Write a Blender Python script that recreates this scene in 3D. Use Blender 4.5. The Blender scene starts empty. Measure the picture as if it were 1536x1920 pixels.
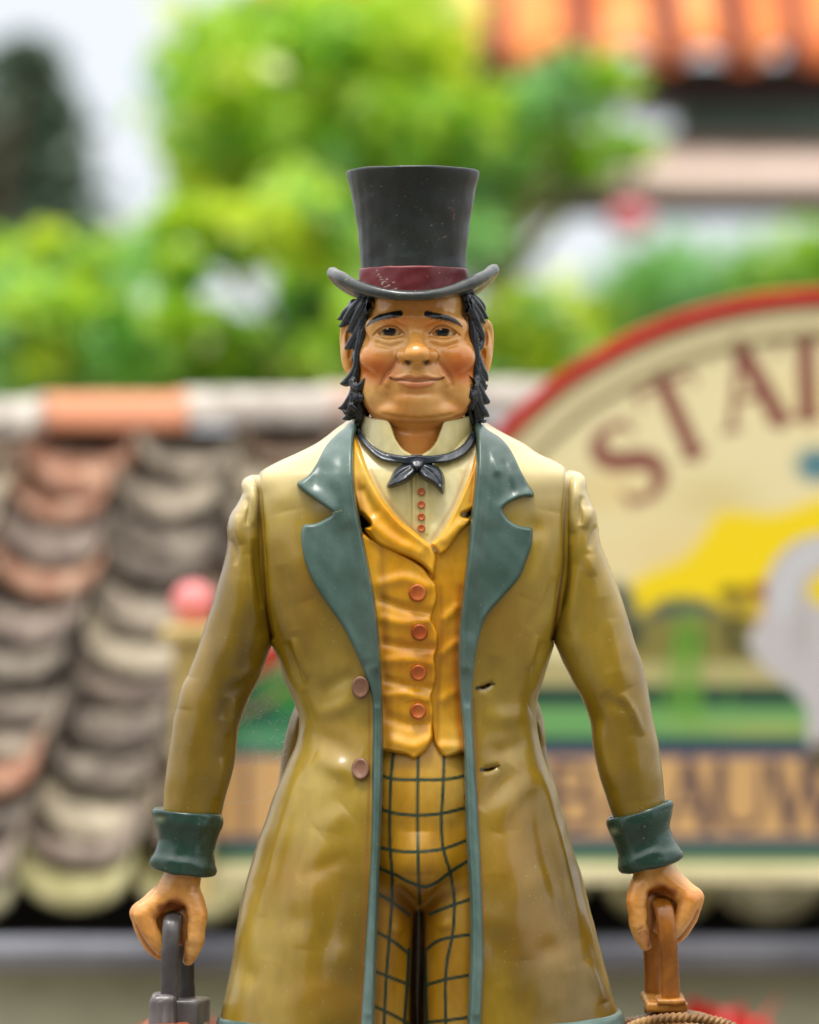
import bpy, math, random
import numpy as np
from mathutils import Vector

# ------------------------------------------------------------------ scene units
U = 0.0008            # one unit of the statue plan = 0.8 mm
DC = 6750.0           # camera distance in plan units (5.4 m)
CX, CY = 768.0, 960.0 # plan origin
GZ = 1690.0           # eye height above the ground in plan units
sc = bpy.context.scene
rnd = random.Random(7)
rng = np.random.RandomState(11)

# ------------------------------------------------------------------ camera
cam = bpy.data.cameras.new('camera'); camo = bpy.data.objects.new('camera', cam)
sc.collection.objects.link(camo); sc.camera = camo
camo.location = (0, -DC * U, GZ * U); camo.rotation_euler = (math.pi / 2, 0, 0)
cam.sensor_fit = 'HORIZONTAL'; cam.sensor_width = 24.0
cam.lens = 24.0 * DC / 1536.0
cam.clip_start = 0.1; cam.clip_end = 2000
cam.dof.use_dof = True; cam.dof.focus_distance = (DC - 115) * U; cam.dof.aperture_fstop = 1.12

# ------------------------------------------------------------------ sky and sun (overcast day)
SUN_EL, SUN_AZ = 75.0, -30.0      # azimuth from the camera's side, to the left
world = bpy.data.worlds.new("World"); sc.world = world; world.use_nodes = True
nt = world.node_tree; nt.nodes.clear()
wo = nt.nodes.new('ShaderNodeOutputWorld'); bg = nt.nodes.new('ShaderNodeBackground')
sky = nt.nodes.new('ShaderNodeTexSky'); sky.sky_type = 'NISHITA'; sky.sun_disc = False
sky.sun_elevation = math.radians(SUN_EL); sky.sun_rotation = math.radians(180 - SUN_AZ)
tc = nt.nodes.new('ShaderNodeTexCoord'); sep = nt.nodes.new('ShaderNodeSeparateXYZ')
nt.links.new(tc.outputs['Generated'], sep.inputs[0])
ramp = nt.nodes.new('ShaderNodeValToRGB')
ramp.color_ramp.elements[0].position = 0.0; ramp.color_ramp.elements[0].color = (0.325, 0.34, 0.362, 1)
ramp.color_ramp.elements[1].position = 0.9; ramp.color_ramp.elements[1].color = (1.0, 0.99, 0.97, 1)
e = ramp.color_ramp.elements.new(0.25); e.color = (0.355, 0.37, 0.39, 1)
nt.links.new(sep.outputs['Z'], ramp.inputs[0])
nz = nt.nodes.new('ShaderNodeTexNoise'); nz.inputs['Scale'].default_value = 2.2; nz.inputs['Detail'].default_value = 5
nt.links.new(tc.outputs['Generated'], nz.inputs['Vector'])
mr = nt.nodes.new('ShaderNodeMapRange'); mr.inputs['From Min'].default_value = 0.3; mr.inputs['From Max'].default_value = 0.7
mr.inputs['To Min'].default_value = 22.0; mr.inputs['To Max'].default_value = 28.0
nt.links.new(nz.outputs['Fac'], mr.inputs['Value'])
vm = nt.nodes.new('ShaderNodeVectorMath'); vm.operation = 'SCALE'
nt.links.new(ramp.outputs[0], vm.inputs[0]); nt.links.new(mr.outputs[0], vm.inputs['Scale'])
mx = nt.nodes.new('ShaderNodeMix'); mx.data_type = 'RGBA'; mx.inputs['Factor'].default_value = 0.9
nt.links.new(sky.outputs[0], mx.inputs['A']); nt.links.new(vm.outputs[0], mx.inputs['B'])
nt.links.new(mx.outputs['Result'], bg.inputs['Color']); bg.inputs['Strength'].default_value = 0.1
nt.links.new(bg.outputs[0], wo.inputs[0])
sun = bpy.data.lights.new('sun', 'SUN'); suno = bpy.data.objects.new('sun', sun); sc.collection.objects.link(suno)
sun.energy = 2.3; sun.angle = math.radians(14); sun.color = (1.0, 0.965, 0.91)
suno.rotation_euler = (math.radians(90 - SUN_EL), 0, math.radians(SUN_AZ))
sc.view_settings.view_transform = 'Standard'; sc.view_settings.look = 'None'
sc.view_settings.exposure = 0.26; sc.view_settings.gamma = 1.0
sc.cycles.use_denoising = True
sc.cycles.max_bounces = 6; sc.cycles.transparent_max_bounces = 6

# ------------------------------------------------------------------ helpers
def lin(c):
    return tuple((v / 12.92 if v <= 0.04045 else ((v + 0.055) / 1.055) ** 2.4) for v in (x / 255.0 for x in c))

def P(px, py, f=0.0):
    s = (DC - f) / DC
    return np.array(((px - CX) * s, (CY - py) * s, f), float)

def proj(V):
    s = DC / (DC - V[:, 2])
    return V[:, 0] * s + CX, CY - V[:, 1] * s

def W(px, py, dist):          # a point of the place at a distance (m) in front of the camera
    k = U * dist / (DC * U)
    return Vector(((px - CX) * k, dist - DC * U, GZ * U + (CY - py) * k))

def tag(o, label=None, cat=None, group=None, kind=None):
    if label: o['label'] = label
    if cat: o['category'] = cat
    if group: o['group'] = group
    if kind: o['kind'] = kind
    return o

def empty(name, loc, label, cat, group=None):
    o = bpy.data.objects.new(name, None); o.location = loc; o.empty_display_size = 0.05
    sc.collection.objects.link(o)
    return tag(o, label, cat, group)

def mesh_obj(name, V, F, mat, parent=None, world=False, smooth=True, attr=None, auto=None):
    """V in plan units (x, z, f) unless world=True (metres). F list of index arrays."""
    V = np.asarray(V, float)
    if not world:
        V = np.stack([V[:, 0] * U, -V[:, 2] * U, (V[:, 1] + GZ) * U], 1)
    if parent is not None:
        V = V - np.array(parent_world(parent))
    me = bpy.data.meshes.new(name)
    faces = []
    for a in (F if isinstance(F, list) else [F]):
        faces += (a.tolist() if hasattr(a, 'tolist') else list(a))
    me.from_pydata(V.tolist(), [], faces)
    if attr is not None:
        ca = me.color_attributes.new('paint', 'FLOAT_COLOR', 'POINT')
        ca.data.foreach_set('color', np.asarray(attr, np.float32).ravel())
    me.polygons.foreach_set('use_smooth', [smooth] * len(me.polygons))
    me.validate(); me.update()
    o = bpy.data.objects.new(name, me); sc.collection.objects.link(o)
    if mat: me.materials.append(mat)
    if parent is not None: o.parent = parent
    return o

def parent_world(p):
    v = Vector((0, 0, 0))
    while p is not None:
        v += p.location; p = p.parent
    return v

def spline(pts, n):
    """Catmull-Rom through rows of pts, n samples, chord-length parameter"""
    p = np.asarray(pts, float)
    if len(p) < 3:
        t = np.linspace(0, 1, n)[:, None]; return p[0] * (1 - t) + p[-1] * t
    d = np.r_[0, np.cumsum(np.sqrt(((p[1:, :2] - p[:-1, :2]) ** 2).sum(1)) + 1e-6)]
    t = np.linspace(0, d[-1], n)
    m = np.zeros_like(p)
    m[1:-1] = (p[2:] - p[:-2]) / (d[2:] - d[:-2])[:, None]
    m[0] = (p[1] - p[0]) / (d[1] - d[0]); m[-1] = (p[-1] - p[-2]) / (d[-1] - d[-2])
    i = np.clip(np.searchsorted(d, t, side='right') - 1, 0, len(p) - 2)
    h = (d[i + 1] - d[i])[:, None]; u = ((t - d[i])[:, None]) / h
    return ((2*u**3 - 3*u**2 + 1) * p[i] + (u**3 - 2*u**2 + u) * h * m[i] +
            (-2*u**3 + 3*u**2) * p[i + 1] + (u**3 - u**2) * h * m[i + 1])

def curve(pts, step=6.0):
    p = np.asarray(pts, float)
    L = np.sqrt(((p[1:, :2] - p[:-1, :2]) ** 2).sum(1)).sum()
    return spline(pts, max(4, int(L / step)))

def yfun(tab):
    """smooth function of y from rows (y, a, b, ...)"""
    p = np.asarray(tab, float)
    m = np.zeros_like(p[:, 1:]); y = p[:, 0]
    dd = (p[1:, 1:] - p[:-1, 1:]) / (y[1:] - y[:-1])[:, None]
    m[1:-1] = (dd[1:] + dd[:-1]) / 2; m[0] = dd[0]; m[-1] = dd[-1]
    def f(q):
        q = np.clip(np.asarray(q, float), y[0], y[-1])
        i = np.clip(np.searchsorted(y, q, side='right') - 1, 0, len(y) - 2)
        h = (y[i + 1] - y[i]); u = (q - y[i]) / h
        h = h[..., None]; u = u[..., None]
        return ((2*u**3 - 3*u**2 + 1) * p[i, 1:] + (u**3 - 2*u**2 + u) * h * m[i] +
                (-2*u**3 + 3*u**2) * p[i + 1, 1:] + (u**3 - u**2) * h * m[i + 1])
    return f

def dist_poly(qx, qy, pts, closed=False):
    """distance to a polyline and the parameter 0..1 along it"""
    p = np.asarray(pts, float)[:, :2]
    if closed: p = np.vstack([p, p[:1]])
    best = np.full(qx.shape, 1e9); par = np.zeros(qx.shape)
    seg = np.sqrt(((p[1:] - p[:-1]) ** 2).sum(1)); cum = np.r_[0, np.cumsum(seg)]
    for i in range(len(p) - 1):
        a, b = p[i], p[i + 1]; ab = b - a; l2 = (ab ** 2).sum() + 1e-9
        t = np.clip(((qx - a[0]) * ab[0] + (qy - a[1]) * ab[1]) / l2, 0, 1)
        d = np.hypot(qx - a[0] - t * ab[0], qy - a[1] - t * ab[1])
        k = d < best
        best = np.where(k, d, best); par = np.where(k, (cum[i] + t * seg[i]) / (cum[-1] + 1e-9), par)
    return best, par

def inside(qx, qy, pts):
    p = np.asarray(pts, float)[:, :2]; r = np.zeros(qx.shape, bool)
    j = len(p) - 1
    for i in range(len(p)):
        xi, yi, xj, yj = p[i, 0], p[i, 1], p[j, 0], p[j, 1]
        c = ((yi > qy) != (yj > qy))
        with np.errstate(divide='ignore', invalid='ignore'):
            xx = (xj - xi) * (qy - yi) / (yj - yi + 1e-12) + xi
        r ^= (c & (qx < xx)); j = i
    return r

def grid_faces(m, n, wrap=False):
    i = np.arange(m - 1)[:, None]; j = np.arange(n if wrap else n - 1)[None, :]
    a = i * n + j; b = i * n + (j + 1) % n; c = (i + 1) * n + (j + 1) % n; d = (i + 1) * n + j
    return np.stack([a, d, c, b], -1).reshape(-1, 4)

def vnormals(V, F):
    N = np.zeros_like(V)
    for a in (F if isinstance(F, list) else [F]):
        a = np.asarray(a)
        if a.ndim != 2 or len(a) == 0: continue
        fn = np.cross(V[a[:, 2]] - V[a[:, 0]], V[a[:, -1]] - V[a[:, 1]] if a.shape[1] == 4 else V[a[:, 2]] - V[a[:, 1]])
        for k in range(a.shape[1]): np.add.at(N, a[:, k], fn)
    N /= (np.linalg.norm(N, axis=1)[:, None] + 1e-9)
    return N

def sculpt(V, F, strokes, outward=None):
    """raise (amp > 0) or carve ridges along front-view lines, along the surface normal"""
    V = V.copy(); N = vnormals(V, F)
    if outward is not None:
        s = np.sign((N * (V - outward)).sum(1)); N *= s[:, None]
    else:
        N *= np.where(N[:, 2:3] < 0, -1, 1)
    px, py = proj(V)
    front = np.clip((N[:, 2] + 0.25) * 3, 0, 1)
    for st in strokes:
        pts, sg, amp = st[0], st[1], st[2]
        p = np.asarray(pts, float)
        k = np.where((px > p[:, 0].min() - 3*sg) & (px < p[:, 0].max() + 3*sg) &
                     (py > p[:, 1].min() - 3*sg) & (py < p[:, 1].max() + 3*sg) & (front > 0))[0]
        if len(k) == 0: continue
        q = curve(p, 8) if len(p) > 2 else p
        if len(p) == 1:
            d = np.hypot(px[k] - p[0, 0], py[k] - p[0, 1]); t = np.full(d.shape, .5)
        else:
            d, t = dist_poly(px[k], py[k], q)
        w = np.exp(-(d / sg) ** 2) * front[k]
        if len(p) > 1 and not (len(st) > 3): w = w * np.sin(math.pi * t) ** .7
        V[k] += N[k] * (amp * w)[:, None]
    return V

def wobble(V, amp, scale, seed=0):
    r = np.random.RandomState(seed); out = np.zeros(len(V))
    for o in range(6):
        k = r.normal(size=3) / scale * (1 + .5 * o); out += np.sin(V @ k + r.uniform(0, 6.28)) / (1 + .4 * o)
    return out * amp / 2.2

class Paint:
    def __init__(s, V):
        s.V = V; s.px, s.py = proj(V); s.c = np.zeros((len(V), 3)); s.a = np.zeros(len(V))
    def add(s, m, col, where=None):
        m = np.clip(m, 0, 1)
        if where is not None: m = m * where
        c = np.array(lin(col)); an = s.a + m * (1 - s.a)
        s.c = (s.c * (s.a * (1 - m))[:, None] + c * m[:, None]) / np.maximum(an, 1e-6)[:, None]; s.a = an
    def line(s, pts, w, col, soft=1.6, op=1.0, where=None):
        q = curve(pts, 5) if len(pts) > 2 else np.asarray(pts, float)
        p = np.asarray(q, float)
        mw = (max(w) if hasattr(w, '__len__') else w) + soft * 2
        k = np.where((s.px > p[:, 0].min() - mw) & (s.px < p[:, 0].max() + mw) & (s.py > p[:, 1].min() - mw) & (s.py < p[:, 1].max() + mw))[0]
        m = np.zeros(len(s.px))
        if len(k):
            d, t = dist_poly(s.px[k], s.py[k], q)
            ww = np.interp(t, np.linspace(0, 1, len(w)), w) if hasattr(w, '__len__') else w
            m[k] = np.clip((ww - d) / soft + .5, 0, 1) * op
        s.add(m, col, where)
    def blob(s, x, y, rx, ry, col, op=1.0, p=2.0, ang=0.0, where=None):
        dx, dy = s.px - x, s.py - y; ca, sa = math.cos(ang), math.sin(ang)
        d = np.sqrt(((dx*ca + dy*sa) / rx) ** 2 + ((-dx*sa + dy*ca) / ry) ** 2)
        s.add(np.exp(-d ** p) * op, col, where)
    def poly(s, pts, col, soft=2.0, op=1.0, where=None, smooth=True):
        q = curve(list(pts) + [pts[0]], 6) if smooth else np.asarray(pts, float)
        ins = inside(s.px, s.py, q); d, _ = dist_poly(s.px, s.py, q, True)
        s.add(np.clip(np.where(ins, d, -d) / soft + .5, 0, 1) * op, col, where)
    def get(s):
        return np.concatenate([s.c, s.a[:, None]], 1)

# ------------------------------------------------------------------ voxel sculpting
class Vox:
    def __init__(s, lo, hi, h):      # lo, hi in plan units (x, z, f)
        s.lo = np.array(lo, float); s.h = h
        s.n = [int((hi[i] - lo[i]) / h) + 2 for i in range(3)]
        s.ax = [s.lo[i] + h * np.arange(s.n[i]) for i in range(3)]
        s.f = np.full(s.n, 500.0, np.float32)
    def reg(s, lo, hi):
        sl = []
        for i in range(3):
            a = max(0, int((lo[i] - s.lo[i]) / s.h)); b = min(s.n[i], int((hi[i] - s.lo[i]) / s.h) + 2)
            if b <= a: return None, None
            sl.append(slice(a, b))
        g = [s.ax[i][sl[i]].astype(np.float32) for i in range(3)]
        return tuple(sl), (g[0][:, None, None], g[1][None, :, None], g[2][None, None, :])
    def comb(s, sl, b, k, sub=False):
        a = s.f[sl]
        if sub:
            b = -b
            if k > 0:
                h = np.clip(.5 - .5 * (b - a) / k, 0, 1); r = b * (1 - h) + a * h + k * h * (1 - h)
            else: r = np.maximum(a, b)
        else:
            if k > 0:
                h = np.clip(.5 + .5 * (b - a) / k, 0, 1); r = b * (1 - h) + a * h - k * h * (1 - h)
            else: r = np.minimum(a, b)
        s.f[sl] = r
    def ell(s, c, r, k=8, sub=False, ang=0.0):
        c = P(*c); R = max(r) if ang else None; m = k + 3 * s.h
        rr = [R or r[0], R or r[1], r[2]]
        sl, g = s.reg(c - rr - m, c + rr + m)
        if sl is None: return
        x, z, f = g[0] - c[0], g[1] - c[1], g[2] - c[2]
        if ang:
            ca, sa = math.cos(ang), math.sin(ang); x, z = x * ca + z * sa, -x * sa + z * ca
        k0 = np.sqrt((x / r[0]) ** 2 + (z / r[1]) ** 2 + (f / r[2]) ** 2) + 1e-6
        k1 = np.sqrt((x / r[0] ** 2) ** 2 + (z / r[1] ** 2) ** 2 + (f / r[2] ** 2) ** 2) + 1e-6
        s.comb(sl, k0 * (k0 - 1) / k1, k, sub)
    def chain(s, pts, k=6, sub=False, n=0, flat=1.0):
        """pts rows (px, py, f, r)"""
        pts = np.asarray(pts, float)
        if n: pts = spline(pts, n)
        q = np.array([np.r_[P(a[0], a[1], a[2]), a[3]] for a in pts])
        lo = (q[:, :3] - q[:, 3:]).min(0) - k - 3 * s.h; hi = (q[:, :3] + q[:, 3:]).max(0) + k + 3 * s.h
        sl, g = s.reg(lo, hi)
        if sl is None: return
        d = None
        for i in range(len(q) - 1):
            a, b = q[i], q[i + 1]; ab = b[:3] - a[:3]; l2 = (ab ** 2).sum() + 1e-6
            x, z, f = g[0] - a[0], g[1] - a[1], g[2] - a[2]
            t = np.clip((x * ab[0] + z * ab[1] + f * ab[2]) / l2, 0, 1)
            e = np.sqrt((x - t * ab[0]) ** 2 + (z - t * ab[1]) ** 2 + ((f - t * ab[2]) * flat) ** 2) - (a[3] + t * (b[3] - a[3]))
            d = e if d is None else np.minimum(d, e)
        s.comb(sl, d, k, sub)
    def front(s, px, py, iso=0.0):
        F = np.arange(s.ax[2][-1], s.ax[2][0], -s.h * .5)
        k = (DC - F) / DC; X = (px - CX) * k; Z = (CY - py) * k
        ix = np.clip(((X - s.lo[0]) / s.h).round().astype(int), 0, s.n[0] - 1)
        iz = np.clip(((Z - s.lo[1]) / s.h).round().astype(int), 0, s.n[1] - 1)
        jf = np.clip(((F - s.lo[2]) / s.h).astype(int), 0, s.n[2] - 2); u = (F - s.lo[2]) / s.h - jf
        v = s.f[ix, iz, jf] * (1 - u) + s.f[ix, iz, np.minimum(jf + 1, s.n[2] - 1)] * u
        w = np.where(v < iso)[0]
        return F[w[0]] if len(w) else 0.0
    def mesh(s):
        f = s.f; neg = f < 0
        c = np.zeros([n - 1 for n in s.n], np.int8)
        for a in (0, 1):
            for b in (0, 1):
                for d in (0, 1):
                    c += neg[a:s.n[0]-1+a, b:s.n[1]-1+b, d:s.n[2]-1+d]
        I, J, K = np.where((c > 0) & (c < 8))
        idx = np.full(c.shape, -1, np.int32); idx[I, J, K] = np.arange(len(I))
        acc = np.zeros((len(I), 3)); cnt = np.zeros(len(I))
        cs = [(a, b, d) for a in (0, 1) for b in (0, 1) for d in (0, 1)]
        for p in range(8):
            for q in range(p + 1, 8):
                A, B = cs[p], cs[q]
                if sum(abs(A[t] - B[t]) for t in range(3)) != 1: continue
                va = f[I+A[0], J+A[1], K+A[2]]; vb = f[I+B[0], J+B[1], K+B[2]]
                m = (va < 0) != (vb < 0); t = np.where(m, va / np.where(m, va - vb, 1), 0)
                for x in range(3): acc[:, x] += np.where(m, A[x] + t * (B[x] - A[x]), 0)
                cnt += m
        V = s.lo + s.h * (np.stack([I, J, K], 1) + acc / cnt[:, None])
        F = []
        for ax in range(3):
            sl0 = [slice(None)] * 3; sl1 = [slice(None)] * 3
            sl0[ax] = slice(0, -1); sl1[ax] = slice(1, None)
            d = neg[tuple(sl0)].astype(np.int8) - neg[tuple(sl1)].astype(np.int8)
            o1, o2 = [(1, 2), (2, 0), (0, 1)][ax]
            q = np.array(np.where(d != 0)).T
            ok = (q[:, o1] > 0) & (q[:, o2] > 0) & (q[:, o1] < c.shape[o1]) & (q[:, o2] < c.shape[o2]); q = q[ok]
            def gi(a, b):
                r = q.copy(); r[:, o1] -= a; r[:, o2] -= b; return idx[r[:, 0], r[:, 1], r[:, 2]]
            quad = np.stack([gi(1, 1), gi(0, 1), gi(0, 0), gi(1, 0)], 1)
            sg = d[q[:, 0], q[:, 1], q[:, 2]]
            quad[sg < 0] = quad[sg < 0][:, ::-1]
            F.append(quad[(quad >= 0).all(1)])
        return V, np.vstack(F)

# ------------------------------------------------------------------ materials
def mat_paint(name, cols, rough=0.32, scale=9.0, bump=0.25, bscale=60.0, attr=True, coat=0.25, stretch=(1, 1, 0.45),
              spec=0.4, spots=0.0, sub=0.0, crough=None):
    """hand-painted, varnished surface: two or three paint tones blended by noise"""
    m = bpy.data.materials.new(name); m.use_nodes = True; t = m.node_tree; t.nodes.clear()
    out = t.nodes.new('ShaderNodeOutputMaterial'); b = t.nodes.new('ShaderNodeBsdfPrincipled')
    co = t.nodes.new('ShaderNodeTexCoord'); mp = t.nodes.new('ShaderNodeMapping'); mp.inputs['Scale'].default_value = stretch
    t.links.new(co.outputs['Object'], mp.inputs[0])
    n1 = t.nodes.new('ShaderNodeTexNoise'); n1.inputs['Scale'].default_value = scale; n1.inputs['Detail'].default_value = 3
    t.links.new(mp.outputs[0], n1.inputs['Vector'])
    r = t.nodes.new('ShaderNodeValToRGB'); els = r.color_ramp.elements
    while len(els) > 1: els.remove(els[-1])
    k = len(cols)
    for i, c in enumerate(cols):
        pos = 0.36 + 0.28 * (i / max(1, k - 1))
        if i == 0: els[0].position = pos; els[0].color = (*lin(c), 1)
        else: els.new(pos).color = (*lin(c), 1)
    t.links.new(n1.outputs['Fac'], r.inputs[0])
    col = r.outputs[0]
    # fine brush grain
    n2 = t.nodes.new('ShaderNodeTexNoise'); n2.inputs['Scale'].default_value = bscale * 2; n2.inputs['Detail'].default_value = 6
    mp2 = t.nodes.new('ShaderNodeMapping'); mp2.inputs['Scale'].default_value = (1, 1, 0.9 if stretch[2] == 1 else 0.55)
    t.links.new(co.outputs['Object'], mp2.inputs[0]); t.links.new(mp2.outputs[0], n2.inputs['Vector'])
    g = t.nodes.new('ShaderNodeMapRange'); g.inputs['From Min'].default_value = .3; g.inputs['From Max'].default_value = .7
    g.inputs['To Min'].default_value = 0.92; g.inputs['To Max'].default_value = 1.07
    t.links.new(n2.outputs['Fac'], g.inputs['Value'])
    vs = t.nodes.new('ShaderNodeVectorMath'); vs.operation = 'SCALE'
    t.links.new(col, vs.inputs[0]); t.links.new(g.outputs[0], vs.inputs['Scale']); col = vs.outputs[0]
    if attr:
        a = t.nodes.new('ShaderNodeAttribute'); a.attribute_name = 'paint'
        mx = t.nodes.new('ShaderNodeMix'); mx.data_type = 'RGBA'
        t.links.new(a.outputs['Alpha'], mx.inputs['Factor']); t.links.new(col, mx.inputs['A']); t.links.new(a.outputs['Color'], mx.inputs['B'])
        col = mx.outputs['Result']
    if spots > 0:
        n3 = t.nodes.new('ShaderNodeTexNoise'); n3.inputs['Scale'].default_value = 260; n3.inputs['Detail'].default_value = 2
        t.links.new(co.outputs['Object'], n3.inputs['Vector'])
        q = t.nodes.new('ShaderNodeMapRange'); q.inputs['From Min'].default_value = .70; q.inputs['From Max'].default_value = .74
        q.inputs['To Max'].default_value = spots; t.links.new(n3.outputs['Fac'], q.inputs['Value'])
        m3 = t.nodes.new('ShaderNodeMix'); m3.data_type = 'RGBA'; m3.inputs['B'].default_value = (.42, .38, .28, 1)
        t.links.new(q.outputs[0], m3.inputs['Factor']); t.links.new(col, m3.inputs['A']); col = m3.outputs['Result']
    t.links.new(col, b.inputs['Base Color'])
    nr = t.nodes.new('ShaderNodeTexNoise'); nr.inputs['Scale'].default_value = 30; nr.inputs['Detail'].default_value = 4
    t.links.new(co.outputs['Object'], nr.inputs['Vector'])
    rr = t.nodes.new('ShaderNodeMapRange'); rr.inputs['To Min'].default_value = rough * .7; rr.inputs['To Max'].default_value = rough * 1.35
    t.links.new(nr.outputs['Fac'], rr.inputs['Value']); t.links.new(rr.outputs[0], b.inputs['Roughness'])
    b.inputs['Specular IOR Level'].default_value = spec
    b.inputs['Coat Weight'].default_value = coat * .5; b.inputs['Coat Roughness'].default_value = crough or max(.14, rough * .75)
    if sub: b.inputs['Subsurface Weight'].default_value = sub; b.inputs['Subsurface Radius'].default_value = (.004, .002, .001)
    nb = t.nodes.new('ShaderNodeTexNoise'); nb.inputs['Scale'].default_value = bscale; nb.inputs['Detail'].default_value = 6
    nb.inputs['Roughness'].default_value = .6
    t.links.new(mp2.outputs[0], nb.inputs['Vector'])
    bp = t.nodes.new('ShaderNodeBump'); bp.inputs['Strength'].default_value = bump; bp.inputs['Distance'].default_value = 0.004
    t.links.new(nb.outputs['Fac'], bp.inputs['Height']); t.links.new(bp.outputs[0], b.inputs['Normal'])
    t.links.new(bp.outputs[0], b.inputs['Coat Normal'])
    t.links.new(b.outputs[0], out.inputs[0])
    return m

def mat_simple(name, cols, rough=0.7, scale=3.0, bump=0.3, attr=False, stretch=(1, 1, 1), spec=0.4, coat=0.0):
    return mat_paint(name, cols, rough, scale, bump, scale * 6, attr, coat, stretch, spec)

def mat_leaf(name, c1, c2, tr=0.45):
    m = bpy.data.materials.new(name); m.use_nodes = True; t = m.node_tree; t.nodes.clear()
    out = t.nodes.new('ShaderNodeOutputMaterial')
    geo = t.nodes.new('ShaderNodeNewGeometry'); mx = t.nodes.new('ShaderNodeMix'); mx.data_type = 'RGBA'
    mx.inputs['A'].default_value = (*lin(c1), 1); mx.inputs['B'].default_value = (*lin(c2), 1)
    t.links.new(geo.outputs['Random Per Island'], mx.inputs['Factor'])
    d = t.nodes.new('ShaderNodeBsdfDiffuse'); tl = t.nodes.new('ShaderNodeBsdfTranslucent'); ms = t.nodes.new('ShaderNodeMixShader')
    ms.inputs[0].default_value = tr
    t.links.new(mx.outputs['Result'], d.inputs[0]); t.links.new(mx.outputs['Result'], tl.inputs[0])
    t.links.new(d.outputs[0], ms.inputs[1]); t.links.new(tl.outputs[0], ms.inputs[2])
    gl = t.nodes.new('ShaderNodeBsdfGlossy'); gl.inputs['Roughness'].default_value = .4; gl.inputs['Color'].default_value = (1, 1, 1, 1)
    m2 = t.nodes.new('ShaderNodeMixShader'); m2.inputs[0].default_value = .05
    t.links.new(ms.outputs[0], m2.inputs[1]); t.links.new(gl.outputs[0], m2.inputs[2]); t.links.new(m2.outputs[0], out.inputs[0])
    return m

COAT = mat_paint('olive_coat_paint', [(96, 74, 2), (132, 104, 8), (164, 138, 50)], .36, 4.4, .12, 30, coat=1.2, spots=.35, crough=.17)
GREEN = mat_paint('green_trim_paint', [(48, 70, 62), (68, 92, 84), (92, 114, 108)], .36, 7, .16, 50, coat=.5, spots=.3, crough=.25)
CUFF = mat_paint('dark_green_cuff_paint', [(22, 44, 34), (32, 56, 46), (46, 70, 60)], .25, 8, .14, 50, coat=.4, spots=.4)
VEST = mat_paint('mustard_vest_paint', [(198, 124, 2), (220, 156, 20), (226, 178, 70)], .33, 8, .18, 45, coat=.5, spots=.3, crough=.2)
SHIRT = mat_paint('cream_shirt_paint', [(182, 166, 104), (204, 190, 132), (216, 206, 162)], .36, 12, .14, 50, coat=.25, spots=.3)
TROU = mat_paint('ochre_trouser_paint', [(148, 100, 10), (178, 130, 26), (194, 154, 66)], .34, 8, .12, 45, coat=.25)
SKIN = mat_paint('painted_skin', [(200, 130, 56), (216, 154, 76), (228, 178, 106)], .24, 10, .08, 50, coat=.8, spots=.2, stretch=(1, 1, 1))
HATM = mat_paint('black_hat_paint', [(18, 23, 22), (28, 33, 31), (42, 47, 43)], .38, 9, .18, 60, coat=.3, spots=.25, crough=.28)
BRIM = mat_paint('grey_brim_paint', [(34, 39, 37), (50, 55, 52), (76, 78, 76)], .28, 10, .15, 60, coat=.5, spots=.4)
BAND = mat_paint('dark_red_band_paint', [(80, 20, 24), (100, 32, 36), (118, 48, 52)], .36, 10, .2, 60, coat=.2, spots=.5)
HAIR = mat_paint('blue_black_hair_paint', [(12, 16, 20), (22, 26, 31), (40, 46, 52)], .26, 16, .3, 70, coat=.5)
TIE = mat_paint('slate_bow_paint', [(24, 30, 38), (36, 43, 52), (56, 64, 72)], .28, 14, .2, 60, coat=.35)
BUTO = mat_paint('orange_button_paint', [(146, 62, 18), (172, 82, 30), (188, 104, 48)], .3, 20, .2, 80, coat=.3)
BUTB = mat_paint('brown_button_paint', [(100, 66, 46), (122, 84, 62), (140, 104, 82)], .4, 20, .3, 80, coat=.15)
GREYH = mat_paint('grey_bag_handle_paint', [(60, 56, 56), (84, 80, 79), (116, 112, 113)], .32, 14, .3, 60, coat=.25)
BRNH = mat_paint('brown_basket_handle_paint', [(112, 62, 12), (148, 90, 24), (184, 128, 56)], .28, 14, .3, 60, coat=.35)
WICK = mat_paint('wicker_paint', [(92, 60, 24), (136, 96, 48), (170, 132, 80)], .45, 20, .4, 90, coat=.15)
BAGL = mat_paint('rust_bag_leather', [(120, 56, 30), (158, 82, 50), (180, 104, 70)], .35, 10, .3, 70, coat=.3)
BLACK = mat_paint('black_slit', [(14, 10, 6), (24, 18, 12)], .7, 20, .1, 70)
EYEM = mat_paint('painted_eye', [(214, 186, 140), (222, 200, 160)], .15, 20, .02, 60, coat=.6)
SHOE = mat_simple('black_shoe_paint', [(26, 24, 22), (40, 36, 32)], .3)

# ================================================================== THE STATUE
statue = empty('statue', (P(780, 2640)[0] * U, 0, (P(780, 2640)[1] + GZ) * U),
               'painted statue of a man in black top hat, olive coat with green lapels, mustard vest', 'statue')

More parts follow.
